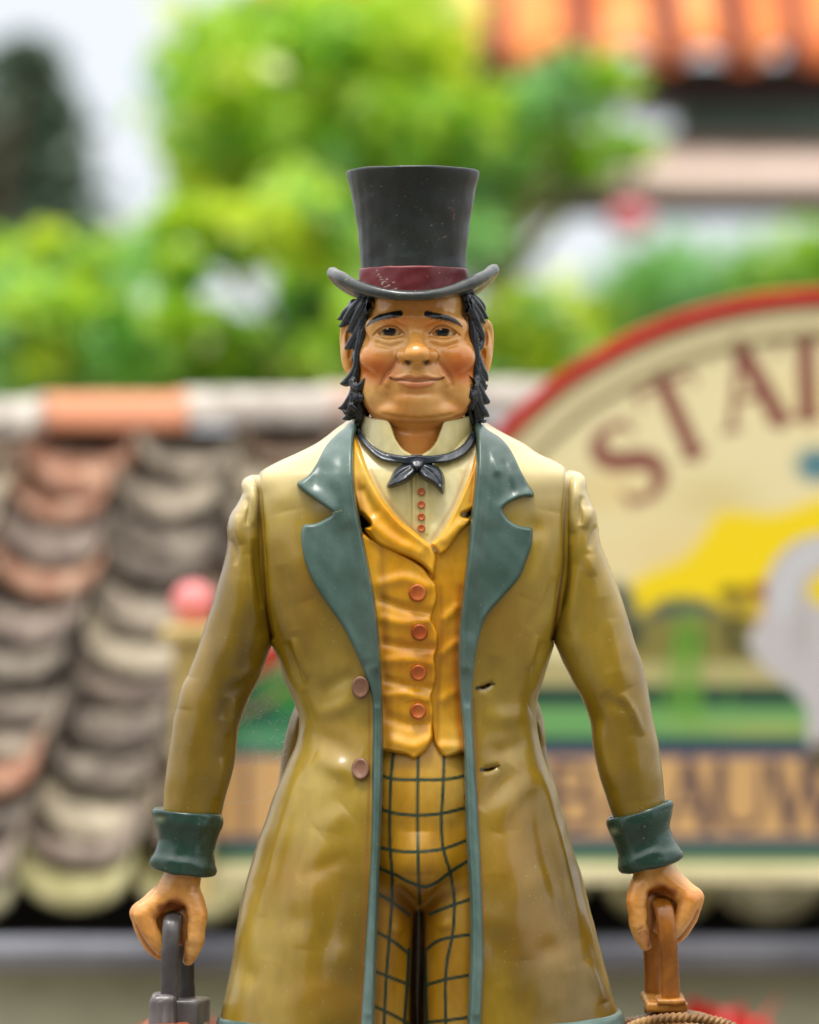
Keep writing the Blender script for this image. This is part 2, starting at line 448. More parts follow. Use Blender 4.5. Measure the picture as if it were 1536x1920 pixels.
# ---- coat form: width from the silhouette, depth as a rounded box
COATF = yfun([  # y, left, right, half depth, roundness
    (786, 660, 896, 40, 2.1), (795, 650, 908, 62, 2.1), (806, 634, 926, 82, 2.2), (820, 616, 952, 98, 2.3), (836, 592, 982, 108, 2.4),
    (852, 560, 1006, 116, 2.5), (868, 526, 1038, 124, 2.6), (882, 499, 1062, 130, 2.7), (893, 480, 1074, 134, 2.8), (930, 476, 1074, 142, 2.9),
    (1000, 480, 1070, 150, 2.9), (1080, 486, 1064, 153, 2.9), (1150, 496, 1052, 150, 2.8), (1195, 508, 1039, 147, 2.6), (1240, 527, 1026, 142, 2.5),
    (1280, 541, 1013, 137, 2.4), (1315, 554, 1004, 134, 2.3), (1345, 563, 1003, 133, 2.3), (1390, 560, 1008, 138, 2.3), (1430, 543, 1020, 145, 2.3),
    (1480, 521, 1039, 154, 2.3), (1540, 500, 1056, 164, 2.3), (1600, 480, 1073, 174, 2.3), (1660, 463, 1091, 184, 2.3), (1720, 450, 1107, 192, 2.3),
    (1800, 438, 1128, 200, 2.3), (1870, 425, 1147, 206, 2.3), (1915, 415, 1160, 210, 2.3), (1990, 400, 1176, 216, 2.3)])
IL = yfun([(y, x) for x, y in [(670, 786), (667, 800), (664, 850), (667, 920), (676, 980), (690, 1050), (703, 1120), (712, 1200), (717, 1290), (719, 1400),
                               (717, 1500), (713, 1600), (709, 1700), (705, 1800), (700, 1990)]])
IR = yfun([(y, x) for x, y in [(889, 786), (891, 800), (893, 850), (888, 920), (881, 985), (874, 1060), (866, 1130), (860, 1200), (862, 1300), (869, 1400),
                               (872, 1500), (875, 1580), (881, 1680), (882, 1780), (874, 1990)]])

def Fc(px, py):
    """front depth of the coat form seen at px, py"""
    px = np.asarray(px, float); py = np.asarray(py, float); f = np.full(np.broadcast(px, py).shape, 120.0)
    for _ in range(5):
        s = (DC - f) / DC; x = (px - CX) * s; y0 = CY - (CY - py) * s
        t = COATF(y0); c = (t[..., 0] + t[..., 1]) / 2 - CX; w = (t[..., 1] - t[..., 0]) / 2
        q = np.clip(np.abs((x - c) / w), 0, .995)
        f = f * .3 + .7 * t[..., 2] * (1 - q ** t[..., 3]) ** (1 / t[..., 3])
    return f

coat_strokes = [
    # shoulder seams
    ([(486, 890), (489, 950), (494, 1010), (498, 1080), (504, 1150), (512, 1195)], 5, -7, 1),
    ([(1064, 880), (1058, 950), (1055, 1010), (1054, 1060), (1047, 1110), (1040, 1160), (1036, 1200)], 5, -7, 1),
    # chest and shoulder modelling
    ([(540, 960), (560, 1040), (590, 1120)], 32, 7), ([(530, 1060), (540, 1120), (556, 1180)], 14, -5),
    ([(1030, 960), (1010, 1050), (985, 1120)], 30, 7), ([(1040, 1080), (1020, 1130), (990, 1180)], 13, -5),
    ([(552, 1195), (566, 1240), (580, 1270)], 8, 7), ([(540, 1200), (556, 1250), (572, 1290)], 10, -8),
    ([(1004, 1190), (996, 1220), (988, 1255)], 7, 5), ([(1016, 1200), (1004, 1245), (996, 1290)], 9, -6),
    # waist: soft pulls towards the buttons
    ([(590, 1340), (640, 1325), (676, 1300)], 16, 6), ([(575, 1370), (620, 1390), (676, 1420)], 20, -5),
    ([(600, 1300), (640, 1275), (672, 1262)], 14, -5), ([(590, 1420), (640, 1445), (672, 1470)], 16, 5),
    ([(990, 1330), (950, 1345), (905, 1340)], 18, 6), ([(985, 1390), (940, 1410), (905, 1400)], 18, -5),
    ([(960, 1440), (930, 1480), (900, 1520)], 18, -5), ([(1000, 1450), (960, 1500), (930, 1560)], 18, 5),
    ([(930, 1230), (920, 1270), (905, 1300)], 16, -5),
    # skirt folds
    ([(560, 1440), (548, 1500), (520, 1600), (490, 1720)], 12, 5), ([(575, 1480), (560, 1560), (530, 1680), (505, 1800)], 18, -6),
    ([(610, 1560), (590, 1660), (575, 1780)], 26, 6), ([(640, 1640), (620, 1720), (600, 1850)], 20, -4),
    ([(650, 1520), (600, 1560)], 22, 5), ([(655, 1600), (560, 1650)], 18, -4),
    ([(1010, 1440), (1030, 1520), (1060, 1640), (1085, 1760)], 10, 6), ([(1000, 1480), (1020, 1580), (1050, 1700), (1070, 1820)], 18, -8),
    ([(950, 1560), (965, 1660), (975, 1800)], 28, 6), ([(930, 1640), (925, 1740), (940, 1850)], 20, -4),
    ([(1100, 1800), (1130, 1880)], 10, 5),
    # dents
    ([(600, 930)], 22, -4), ([(640, 1440)], 20, 4), ([(560, 1730)], 30, -5), ([(640, 1800)], 28, 5), ([(470, 1830)], 22, -5),
    ([(930, 1730)], 26, 5), ([(1030, 1780)], 26, -6), ([(1000, 990)], 22, -4), ([(530, 930)], 20, 4),
    # button holes
    ([(895, 1290), (910, 1289), (928, 1281)], 5.0, -14), ([(904, 1444), (918, 1443), (936, 1436)], 5.0, -14),
]

def coat_mesh(y0, y1, step=3.2, ncol=330, inset=6.0):
    ys = np.arange(y0, y1, step); t = COATF(ys); V = []
    for i, y in enumerate(ys):
        c, w, d, n = (t[i, 0] + t[i, 1]) / 2 - CX, (t[i, 1] - t[i, 0]) / 2, t[i, 2], t[i, 3]
        fl = Fc(IL(y)[0], y)
        xl = (IL(y)[0] - inset - CX) * (DC - fl) / DC - c; xr = (IR(y)[0] + inset - CX) * (DC - fl) / DC - c
        tl = math.acos(np.sign(xl) * abs(xl / w) ** (n / 2)); tr = math.acos(np.sign(xr) * (min(.99, abs(xr / w)) ** (n / 2)))
        # from the left opening edge round the back to the right opening edge; denser on the front
        a = np.concatenate([np.linspace(tl, math.pi, ncol * 2 // 5, endpoint=False), np.linspace(math.pi, 2 * math.pi, ncol // 5, endpoint=False),
                            np.linspace(2 * math.pi, 2 * math.pi + tr, ncol * 2 // 5)])
        ca, sa = np.cos(a), np.sin(a)
        x = c + w * np.sign(ca) * np.abs(ca) ** (2 / n); f = d * np.sign(sa) * np.abs(sa) ** (2 / n)
        V.append(np.stack([x, np.full_like(x, CY - y), f], 1))
    V = np.array(V); m, n2 = V.shape[:2]
    return V.reshape(-1, 3), grid_faces(m, n2), m, n2

Vc, Fcf, mC, nC = coat_mesh(787, 1985)
ctr = np.zeros_like(Vc); ctr[:, 0] = 12; ctr[:, 1] = Vc[:, 1]
Vc = sculpt(Vc, Fcf, coat_strokes, ctr)
Vc += vnormals(Vc, Fcf) * wobble(Vc, 1.3, 60, 1)[:, None]
pc = Paint(Vc)
frontmask = (Vc[:, 2] > 0).astype(float)
for st in coat_strokes[:2]:
    pc.line(st[0], [1.2, 1.8, 2.2, 4], (84, 44, 14), 4, .9)
for q in ([(895, 1290), (910, 1289), (928, 1281)], [(904, 1444), (918, 1443), (936, 1436)]):
    pc.line(q, [5, 6, 1.5], (22, 14, 6), 2.5, 1, frontmask)
yy = np.arange(1310, 1960, 20.0)
pc.line([(x - 25, y) for x, y in zip(IL(yy)[:, 0], yy)], 2, (128, 74, 22), 5, .7, frontmask)
pc.line([(x + 24, y) for x, y in zip(IR(yy)[:, 0], yy)], 2, (128, 74, 22), 5, .7, frontmask)
for x, y, r1, r2, op in [(640, 1380, 60, 40, .35), (560, 1650, 70, 50, .3), (960, 1600, 60, 90, .35), (950, 1150, 50, 70, .3), (585, 1100, 30, 60, .3), (1000, 1760, 70, 60, .3), (620, 1860, 70, 40, .3)]:
    pc.blob(x, y, r1, r2, (150, 104, 18), op)
# shoulder cream fading down the chest: sky reflection and dust put into colour
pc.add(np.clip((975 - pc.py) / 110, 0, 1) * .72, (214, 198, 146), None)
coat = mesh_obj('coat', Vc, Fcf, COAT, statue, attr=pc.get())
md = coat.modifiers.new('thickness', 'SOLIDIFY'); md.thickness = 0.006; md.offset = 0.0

# coat tail behind the waist
def ringloft(st, ncol=90, n=2.0, per=5.0, caps=True, up=True):
    """st rows: Lx, Ly, Rx, Ry, half depth, centre depth -> closed tube, tilted rings"""
    st = np.asarray(st, float)
    L = np.sqrt(((st[1:, :2] - st[:-1, :2]) ** 2).sum(1)).sum()
    mid = np.column_stack([(st[:, 0] + st[:, 2]) / 2, (st[:, 1] + st[:, 3]) / 2, st])
    s = spline(mid, int(L / per))[:, 2:]
    a = np.linspace(0, 2 * math.pi, ncol, endpoint=False); ca, sa = np.cos(a), np.sin(a)
    ca = np.sign(ca) * np.abs(ca) ** (2 / n); sa = np.sign(sa) * np.abs(sa) ** (2 / n)
    V = []
    for r in s:
        A = P(r[0], r[1], r[5]); B = P(r[2], r[3], r[5]); C = (A + B) / 2; H = (B - A) / 2
        V.append(C + H * ca[:, None] + np.array([0, 0, 1]) * (r[4] * sa)[:, None])
    V = np.array(V); m = len(V)
    F = [grid_faces(m, ncol, True)]
    V = V.reshape(-1, 3)
    if caps:
        V = np.vstack([V, V[:ncol].mean(0), V[-ncol:].mean(0)])
        i = np.arange(ncol); j = (i + 1) % ncol
        F.append(np.stack([np.full(ncol, m * ncol), i, j], 1)); F.append(np.stack([np.full(ncol, m * ncol + 1), (m - 1) * ncol + j, (m - 1) * ncol + i], 1))
    return V, F

V, F = ringloft([(600, 1270, 970, 1270, 18, -125), (562, 1300, 1000, 1300, 36, -125), (553, 1325, 1012, 1325, 48, -122), (543, 1352, 1019, 1350, 52, -118), (531, 1400, 1024, 1400, 57, -112),
                 (525, 1450, 1032, 1440, 60, -108), (519, 1482, 1044, 1482, 63, -105), (498, 1545, 1057, 1545, 69, -102), (476, 1620, 1075, 1620, 74, -100),
                 (452, 1740, 1105, 1740, 80, -98), (425, 1900, 1140, 1900, 86, -96)], 160, 2.2)
V = sculpt(V, F, [([(566, 1330), (556, 1380)], 9, 8), ([(1008, 1350), (1014, 1400)], 8, 6)])
pt = Paint(V)
mesh_obj('coat_tail', V, F, COAT, statue, attr=pt.get())

# hem
yh = [1902, 1905, 1915, 1935, 1955]
V = []
for k, (dy, o) in enumerate([(-6, -4), (-3, 5), (3, 9), (20, 10), (40, 9), (52, 3), (52, -8)]):
    y = 1908 + dy; t = COATF(np.array([y]))[0]; c, w, d, n = (t[0] + t[1]) / 2 - CX, (t[1] - t[0]) / 2 + o, t[2] + o, t[3]
    fl = Fc(IL(y)[0], y); xl = (IL(y)[0] - 14 - CX) * (DC - fl) / DC - c; xr = (IR(y)[0] + 14 - CX) * (DC - fl) / DC - c
    a = np.linspace(math.acos(np.sign(xl) * abs(xl / w) ** (n / 2)), 2 * math.pi + math.acos(np.sign(xr) * abs(xr / w) ** (n / 2)), 300)
    ca, sa = np.cos(a), np.sin(a)
    lift = 10 * np.clip(ca, 0, 1) ** 3 - 14 * np.clip(sa, 0, 1) * 0
    V.append(np.stack([c + w * np.sign(ca) * np.abs(ca) ** (2 / n), CY - y + lift + 8 * np.clip(sa, 0, 1), d * np.sign(sa) * np.abs(sa) ** (2 / n)], 1))
V = np.array(V); F = grid_faces(7, 300); V = V.reshape(-1, 3); V += vnormals(V, F) * wobble(V, 1.5, 30, 4)[:, None]
mesh_obj('coat_hem', V, F, GREEN, coat, attr=np.zeros((len(V), 4)))

# ---- sleeves
def sleeve(st, strokes, seam):
    V, F = ringloft(st, 150, 2.05, 3.2)
    V = sculpt(V, F, strokes); V += vnormals(V, F) * wobble(V, 1.0, 46, 2)[:, None]
    p = Paint(V); p.line(seam, [1.2, 2, 3, 6], (84, 44, 14), 5, .8, (V[:, 2] > -20).astype(float))
    p.add(np.clip((1010 - p.py) / 130, 0, 1) * .8, (214, 198, 146))  # sky sheen and dust coloured onto the sleeve tops
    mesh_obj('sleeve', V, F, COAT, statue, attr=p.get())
sl = [(472, 891, 483, 891, 10, 0), (459, 897, 489, 894, 42, 0), (453, 908, 493, 903, 62, 0), (454, 928, 496, 928, 76, 0), (446, 945, 497, 946, 82, 0),
      (433, 965, 498, 968, 86, 0), (427, 990, 500, 993, 88, 0), (428, 1012, 501, 1016, 90, 0), (421, 1050, 503, 1056, 90, 0), (410, 1090, 506, 1100, 88, 2),
      (393, 1148, 512, 1156, 84, 4), (377, 1198, 513, 1196, 80, 6), (367, 1228, 502, 1226, 78, 8), (352, 1265, 487, 1270, 76, 10), (336, 1310, 466, 1312, 73, 14),
      (325, 1350, 451, 1352, 69, 18), (318, 1395, 444, 1400, 65, 22), (312, 1440, 438, 1440, 61, 26), (308, 1490, 424, 1490, 57, 28), (305, 1535, 412, 1540, 53, 30)]
sr = [(1067, 882, 1079, 883, 10, 0), (1062, 886, 1091, 888, 42, 0), (1058, 895, 1099, 900, 62, 0), (1055, 918, 1101, 922, 76, 0), (1055, 938, 1108, 940, 82, 0),
      (1054, 960, 1117, 962, 86, 0), (1053, 990, 1121, 992, 88, 0), (1052, 1020, 1127, 1022, 90, 0), (1050, 1050, 1139, 1050, 90, 0), (1047, 1095, 1155, 1092, 88, 2),
      (1040, 1152, 1174, 1148, 84, 4), (1037, 1197, 1188, 1197, 80, 6), (1050, 1228, 1199, 1230, 78, 8), (1068, 1265, 1210, 1266, 76, 10), (1090, 1308, 1217, 1306, 73, 14),
      (1106, 1348, 1224, 1348, 69, 18), (1112, 1395, 1234, 1395, 65, 22), (1120, 1440, 1241, 1440, 61, 26), (1136, 1490, 1246, 1490, 57, 28), (1152, 1538, 1248, 1530, 53, 30)]
sleeve(sl, [([(462, 932), (466, 952), (464, 985)], 6, -8), ([(474, 905), (476, 950), (474, 985)], 8, 6), ([(446, 965), (448, 990), (452, 1020)], 9, 7),
            ([(436, 1010), (441, 1040), (440, 1060)], 5, -6), ([(478, 1010), (484, 1080), (492, 1140)], 7, -6), ([(465, 1040), (470, 1120), (486, 1180)], 11, 6),
            ([(455, 1080), (450, 1160), (440, 1250)], 24, 4), ([(470, 1270), (450, 1290), (420, 1295)], 12, -5), ([(478, 1240), (462, 1262), (440, 1275)], 11, 4),
            ([(442, 1310), (434, 1340), (430, 1380)], 9, 6), ([(425, 1310), (420, 1350)], 10, -4), ([(418, 1420), (408, 1500)], 8, 5), ([(350, 1270), (345, 1330)], 18, 4)],
       [(486, 895), (490, 950), (495, 1010), (499, 1080), (505, 1150), (512, 1200)])
sleeve(sr, [([(1078, 900), (1078, 950), (1074, 1000)], 8, 6), ([(1093, 930), (1086, 955), (1088, 985)], 6, -9), ([(1103, 950), (1100, 975), (1096, 992)], 9, 8),
            ([(1118, 985), (1112, 1010), (1106, 1030)], 5, -7), ([(1104, 1040), (1110, 1080)], 10, 5), ([(1065, 1020), (1062, 1090), (1052, 1150)], 7, -5),
            ([(1080, 1060), (1076, 1130), (1062, 1190)], 11, 5), ([(1150, 1160), (1160, 1240), (1180, 1290)], 14, 6), ([(1130, 1120), (1140, 1200), (1150, 1260)], 20, -4),
            ([(1130, 1300), (1150, 1320), (1185, 1330)], 14, -4), ([(1165, 1300), (1185, 1330), (1205, 1380)], 8, 6), ([(1125, 1350), (1135, 1420), (1150, 1480)], 10, 5),
            ([(1185, 1380), (1195, 1450), (1200, 1500)], 20, 4)],
       [(1063, 885), (1058, 950), (1055, 1010), (1054, 1060), (1047, 1110), (1041, 1160), (1036, 1205)])

# ---- cuffs
def cuff(st, strokes):
    V, F = ringloft(st, 120, 2.15, 2.6)
    V = sculpt(V, F, strokes); V += vnormals(V, F) * wobble(V, 1.2, 24, 3)[:, None]
    p = Paint(V); p.blob(st[4][0] + 10, st[4][1] + 4, 9, 6, (150, 160, 120), .6)
    mesh_obj('cuff', V, F, CUFF, statue, attr=p.get())
cuff([(312, 1530, 398, 1540, 46, 31), (300, 1520, 408, 1530, 54, 31), (291, 1515, 414, 1525, 60, 31), (287, 1519, 418, 1535, 63, 31), (288, 1532, 418, 1548, 64, 31), (294, 1552, 411, 1562, 59, 32), (297, 1570, 405, 1582, 56, 33),
      (292, 1590, 402, 1602, 57, 34), (284, 1606, 404, 1620, 61, 35), (280, 1618, 405, 1634, 63, 35), (284, 1627, 401, 1643, 61, 35), (296, 1629, 391, 1644, 52, 35), (304, 1622, 384, 1634, 46, 35)],
     [([(284, 1612), (340, 1618), (404, 1632)], 8, 2.2, 1), ([(288, 1524), (350, 1520), (416, 1538)], 7, 2.2, 1), ([(385, 1550), (382, 1600)], 12, -3)])
cuff([(1165, 1540, 1240, 1518, 46, 31), (1150, 1538, 1250, 1505, 54, 31), (1143, 1533, 1256, 1500, 60, 31), (1138, 1540, 1261, 1505, 63, 31), (1140, 1555, 1261, 1522, 64, 31), (1148, 1572, 1257, 1544, 59, 32), (1154, 1588, 1259, 1560, 56, 33),
      (1159, 1604, 1267, 1578, 57, 34), (1159, 1618, 1276, 1592, 61, 35), (1161, 1630, 1281, 1601, 63, 35), (1168, 1637, 1278, 1610, 60, 35), (1180, 1634, 1268, 1614, 52, 35), (1188, 1626, 1260, 1606, 46, 35)],
     [([(1164, 1628), (1220, 1600), (1278, 1600)], 8, 2.2, 1), ([(1142, 1542), (1180, 1512), (1258, 1506)], 7, 2.2, 1)])

# ---- relief sheets: lapels, vest, collar, bow
def relief(name, poly, base, T, R, mat, parent, res=2.2, drop=45, pw=3.2, lift=None, strokes=(), paint=None, smooth=True, per=5, wob=.9):
    q = curve(list(poly) + [poly[0]], per) if smooth else np.asarray(poly, float)
    x = np.arange(q[:, 0].min() - 6, q[:, 0].max() + 7, res); y = np.arange(q[:, 1].min() - 6, q[:, 1].max() + 7, res)
    PX, PY = np.meshgrid(x, y); PX = PX.ravel(); PY = PY.ravel()
    ins = inside(PX, PY, q); d, _ = dist_poly(PX, PY, q, True); sd = np.where(ins, d, -d) + 2.0
    u = np.clip(sd / R, 0, 1); h = T - (T + drop) * (1 - u) ** pw
    f = base(PX, PY) + h
    if lift is not None: f = f + lift(PX, PY) * np.clip(u * 1.3, 0, 1)
    s = (DC - f) / DC
    V = np.stack([(PX - CX) * s, (CY - PY) * s, f], 1)
    keep = sd > 0; n = len(x)
    F = grid_faces(len(y), n); F = F[keep[F].all(1)]
    used = np.unique(F); mp = np.full(len(V), -1); mp[used] = np.arange(len(used)); V = V[used]; F = mp[F]
    V = sculpt(V, F, strokes) if len(strokes) else V
    V[:, 2] += wobble(V, wob, 26, len(poly))
    p = Paint(V)
    if paint: paint(p)
    return mesh_obj(name, V, F, mat, parent, attr=p.get())

def bend(pts, s, w):
    """gaussian lift field used on the sheets"""
    q = curve(pts, 8) if len(pts) > 2 else np.asarray(pts, float)
    def f(x, y):
        d, _ = dist_poly(x, y, q); return w * np.exp(-(d / s) ** 2)
    return f
def addf(*fs): return lambda x, y: sum(g(x, y) for g in fs)

yl = np.arange(1990, 780, -30.0)
lap_l = [(655, 786), (645, 797), (630, 810), (608, 835), (591, 868), (576, 890), (555, 905), (557, 914), (566, 923), (590, 939), (610, 953), (621, 962), (607, 972), (588, 980), (569, 982), (563, 992),
         (562, 1012), (566, 1045), (580, 1082), (603, 1122), (638, 1172), (664, 1222), (683, 1268), (695, 1310), (697, 1350), (696, 1400), (695, 1500), (693, 1600), (688, 1700), (682, 1800), (675, 1915), (672, 1990)] + \
        [(float(IL(y)[0]), float(y)) for y in yl]
lap_r = [(903, 786), (912, 797), (938, 813), (962, 845), (978, 878), (992, 905), (1004, 927), (1000, 934), (985, 934), (968, 939), (952, 948), (945, 956), (953, 970), (968, 981), (985, 986), (998, 988), (1001, 1000),
         (1000, 1022), (990, 1052), (976, 1085), (944, 1122), (914, 1158), (899, 1205), (891, 1260), (888, 1310), (892, 1400), (898, 1500), (903, 1600), (907, 1700), (909, 1800), (904, 1915), (902, 1990)] + \
        [(float(IR(y)[0]), float(y)) for y in yl]
relief('lapel', lap_l, Fc, 15, 10, GREEN, coat, 2.3, 48, 3.2,
       addf(bend([(560, 906), (600, 935), (618, 955)], 16, 7), bend([(575, 985), (568, 1020), (590, 1080), (640, 1165), (675, 1235)], 14, 5), bend([(665, 800), (658, 870), (662, 960), (690, 1100), (706, 1250)], 13, 9),
            bend([(600, 880), (590, 905)], 14, -5), bend([(650, 1000), (665, 1120), (690, 1240)], 20, -5), bend([(625, 860), (640, 930)], 20, 3), bend([(707, 1330), (706, 1500), (701, 1700), (693, 1900)], 9, 4)),
       paint=lambda p: (p.line([(555, 908), (590, 941), (622, 963)], 4, (28, 50, 42), 6, .5), p.line([(623, 962), (640, 957)], .8, (176, 170, 140), 1.5, .8)))
relief('lapel', lap_r, Fc, 15, 10, GREEN, coat, 2.3, 48, 3.2,
       addf(bend([(1000, 925), (970, 935), (950, 950)], 14, 6), bend([(997, 992), (995, 1030), (965, 1095), (915, 1160)], 14, 5), bend([(898, 800), (902, 870), (898, 960), (880, 1100), (874, 1250)], 11, 9),
            bend([(975, 880), (985, 910)], 12, -5), bend([(925, 1000), (905, 1100), (885, 1180)], 20, -5), bend([(925, 850), (935, 880)], 10, 6), bend([(945, 870), (960, 920)], 9, -4), bend([(878, 1330), (884, 1500), (892, 1700), (895, 1900)], 9, 4)))

# ---- vest
Fv = lambda x, y: Fc(x, y) - 27
vest_under = [(812, 1020), (850, 990), (900, 960), (900, 1100), (890, 1300), (885, 1416), (869, 1411), (848, 1417), (834, 1419), (824, 1408), (815, 1394), (812, 1380), (800, 1300), (800, 1100)]
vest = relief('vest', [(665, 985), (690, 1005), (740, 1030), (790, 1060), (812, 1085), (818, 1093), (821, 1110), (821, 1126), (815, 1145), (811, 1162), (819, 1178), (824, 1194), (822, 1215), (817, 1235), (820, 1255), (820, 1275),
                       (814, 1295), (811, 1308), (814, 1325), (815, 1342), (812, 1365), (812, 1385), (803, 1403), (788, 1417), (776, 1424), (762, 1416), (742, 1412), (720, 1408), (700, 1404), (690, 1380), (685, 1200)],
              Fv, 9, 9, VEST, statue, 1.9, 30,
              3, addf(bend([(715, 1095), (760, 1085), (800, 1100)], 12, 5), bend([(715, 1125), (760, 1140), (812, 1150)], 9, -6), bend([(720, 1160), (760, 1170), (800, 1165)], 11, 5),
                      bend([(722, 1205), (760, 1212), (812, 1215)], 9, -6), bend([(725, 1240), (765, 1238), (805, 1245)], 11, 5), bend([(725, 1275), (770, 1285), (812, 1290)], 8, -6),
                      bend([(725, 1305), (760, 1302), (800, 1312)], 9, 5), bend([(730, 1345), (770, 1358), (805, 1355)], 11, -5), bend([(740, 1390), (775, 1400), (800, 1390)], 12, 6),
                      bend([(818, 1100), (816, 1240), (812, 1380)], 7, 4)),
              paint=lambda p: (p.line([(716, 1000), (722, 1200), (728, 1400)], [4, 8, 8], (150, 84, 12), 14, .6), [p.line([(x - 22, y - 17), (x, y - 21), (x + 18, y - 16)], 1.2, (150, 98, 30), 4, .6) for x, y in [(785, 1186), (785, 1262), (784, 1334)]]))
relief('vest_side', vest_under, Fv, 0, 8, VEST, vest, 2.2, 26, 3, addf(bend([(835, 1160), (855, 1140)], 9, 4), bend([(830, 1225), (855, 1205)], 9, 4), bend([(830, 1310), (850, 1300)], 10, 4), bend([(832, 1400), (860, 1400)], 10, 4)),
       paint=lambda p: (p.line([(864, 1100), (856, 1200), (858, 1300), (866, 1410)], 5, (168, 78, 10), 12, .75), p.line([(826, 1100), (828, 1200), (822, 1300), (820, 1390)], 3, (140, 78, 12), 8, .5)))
relief('shawl_collar', [(660, 800), (676, 836), (688, 868), (704, 905), (728, 944), (758, 978), (790, 1004), (812, 1024), (821, 1046), (819, 1070), (815, 1092), (808, 1080), (792, 1062), (772, 1050), (735, 1036), (706, 1022), (690, 1004),
                        (682, 990), (692, 984), (680, 968), (670, 960), (655, 900)], Fv, 18, 12, VEST, vest, 1.9, 34, 2.6,
       addf(bend([(675, 850), (700, 920), (745, 980), (800, 1020)], 11, 5), bend([(700, 985), (740, 1015), (785, 1035)], 12, 5), bend([(680, 920), (700, 960)], 9, -5)),
       paint=lambda p: (p.line([(680, 985), (694, 984)], 3, (60, 30, 6), 4, .9), p.line([(672, 900), (680, 960)], 4, (160, 84, 14), 8, .6)))
relief('shawl_collar', [(903, 800), (890, 850), (882, 880), (866, 920), (850, 955), (834, 985), (818, 1008), (806, 1020), (818, 1034), (822, 1043), (840, 1034), (856, 1012), (868, 996), (881, 984), (884, 972), (868, 966), (884, 958), (905, 940)],
       Fv, 15, 10, VEST, vest, 1.9, 34, 2.6, addf(bend([(885, 870), (860, 930), (830, 985)], 9, 4), bend([(860, 985), (835, 1012)], 9, 4)),
       paint=lambda p: (p.line([(868, 967), (884, 960)], 2.5, (60, 30, 6), 4, .9), p.line([(889, 860), (882, 940)], 3, (176, 90, 14), 6, .6)))
for x, y in [(783, 1112), (787, 1186), (785, 1262), (784, 1334)]:
    pass

# ---- shirt front
def Fs(x, y): return Fv(x, y) - 3 - 12 * np.clip((880 - y) / 60, 0, 1)
shirt = relief('shirt', [(664, 800), (700, 820), (780, 850), (860, 820), (896, 800), (896, 900), (870, 980), (820, 1040), (780, 1030), (720, 970), (670, 880)], Fs, 6, 10, SHIRT, statue, 2.2, 30, 3,
               addf(bend([(776, 880), (776, 940), (777, 1000)], 3.0, 3), bend([(802, 880), (802, 940), (800, 1000)], 3.0, 2), bend([(770, 880), (770, 1000)], 3, -2), bend([(740, 900), (735, 930)], 12, 2), bend([(830, 950), (815, 980)], 10, -2)),
               paint=lambda p: (p.line([(772, 900), (773, 1000)], .8, (150, 120, 60), 3, .8), p.line([(690, 868), (728, 940), (790, 1008)], 2, (168, 112, 50), 6, .6), p.line([(886, 850), (850, 945), (810, 1010)], 2, (168, 112, 50), 6, .6),
                                p.line([(690, 850), (730, 880), (760, 895)], 2, (160, 130, 60), 6, .4)))
def Fk(x, y): return -22 + np.sqrt(np.maximum(112 ** 2 - np.minimum(np.abs(x - 781), 109) ** 2, 1)) + np.clip((y - 790) * .12, -3, 12)
relief('collar_wing', [(674, 764), (679, 776), (700, 784), (727, 788), (733, 797), (742, 823), (756, 843), (775, 856), (745, 860), (700, 842), (672, 812), (668, 780)], Fk, 8, 5, SHIRT, shirt, 1.7, 16, 3,
       paint=lambda p: (p.line([(679, 776), (700, 784), (727, 788), (733, 797), (742, 823), (756, 843)], 1.3, (150, 104, 44), 3, .7)))
relief('collar_wing', [(889, 764), (885, 776), (860, 785), (833, 790), (828, 802), (818, 828), (806, 843), (790, 856), (820, 860), (865, 842), (889, 812), (894, 780)], Fk, 8, 5, SHIRT, shirt, 1.7, 16, 3,
       paint=lambda p: (p.line([(885, 776), (860, 785), (833, 790), (828, 802), (818, 828), (806, 843)], 1.3, (150, 104, 44), 3, .7)))
def Fband(x, y): return np.maximum(Fk(x, y), Fs(x, y) + 3)
bow = relief('bow_tie', [(672, 796), (679, 812), (697, 834), (722, 848), (760, 855), (780, 853), (805, 855), (845, 848), (870, 832), (886, 806), (894, 800), (893, 822), (876, 848), (846, 864), (812, 868), (782, 872), (752, 868), (714, 861), (686, 838), (670, 815)],
             Fband, 21, 5, TIE, statue, 1.6, 22, 5, addf(bend([(682, 820), (715, 850), (760, 860)], 3, 2)))
Fb = lambda x, y: Fk(x, y) + 8 + np.clip((y - 862) * .55, -4, 34)
relief('bow_wing', [(784, 860), (770, 866), (752, 872), (738, 882), (731, 896), (724, 912), (729, 915), (744, 912), (760, 905), (776, 893), (786, 878)], Fb, 15, 11, TIE, bow, 1.5, 26, 2.4,
       addf(bend([(770, 876), (750, 890), (735, 906)], 4, -4), bend([(760, 900), (745, 906)], 5, 3)))
relief('bow_wing', [(782, 862), (798, 866), (815, 871), (828, 880), (835, 895), (834, 912), (831, 926), (824, 920), (812, 908), (796, 900), (784, 888), (780, 874)], Fb, 15, 11, TIE, bow, 1.5, 26, 2.4,
       addf(bend([(792, 874), (810, 888), (824, 908)], 4, -4), bend([(800, 894), (815, 906)], 5, 3)))
relief('bow_knot', [(768, 858), (782, 854), (796, 858), (800, 868), (794, 880), (782, 884), (771, 880), (765, 868)], Fb, 24, 12, TIE, bow, 1.5, 30, 2.4)

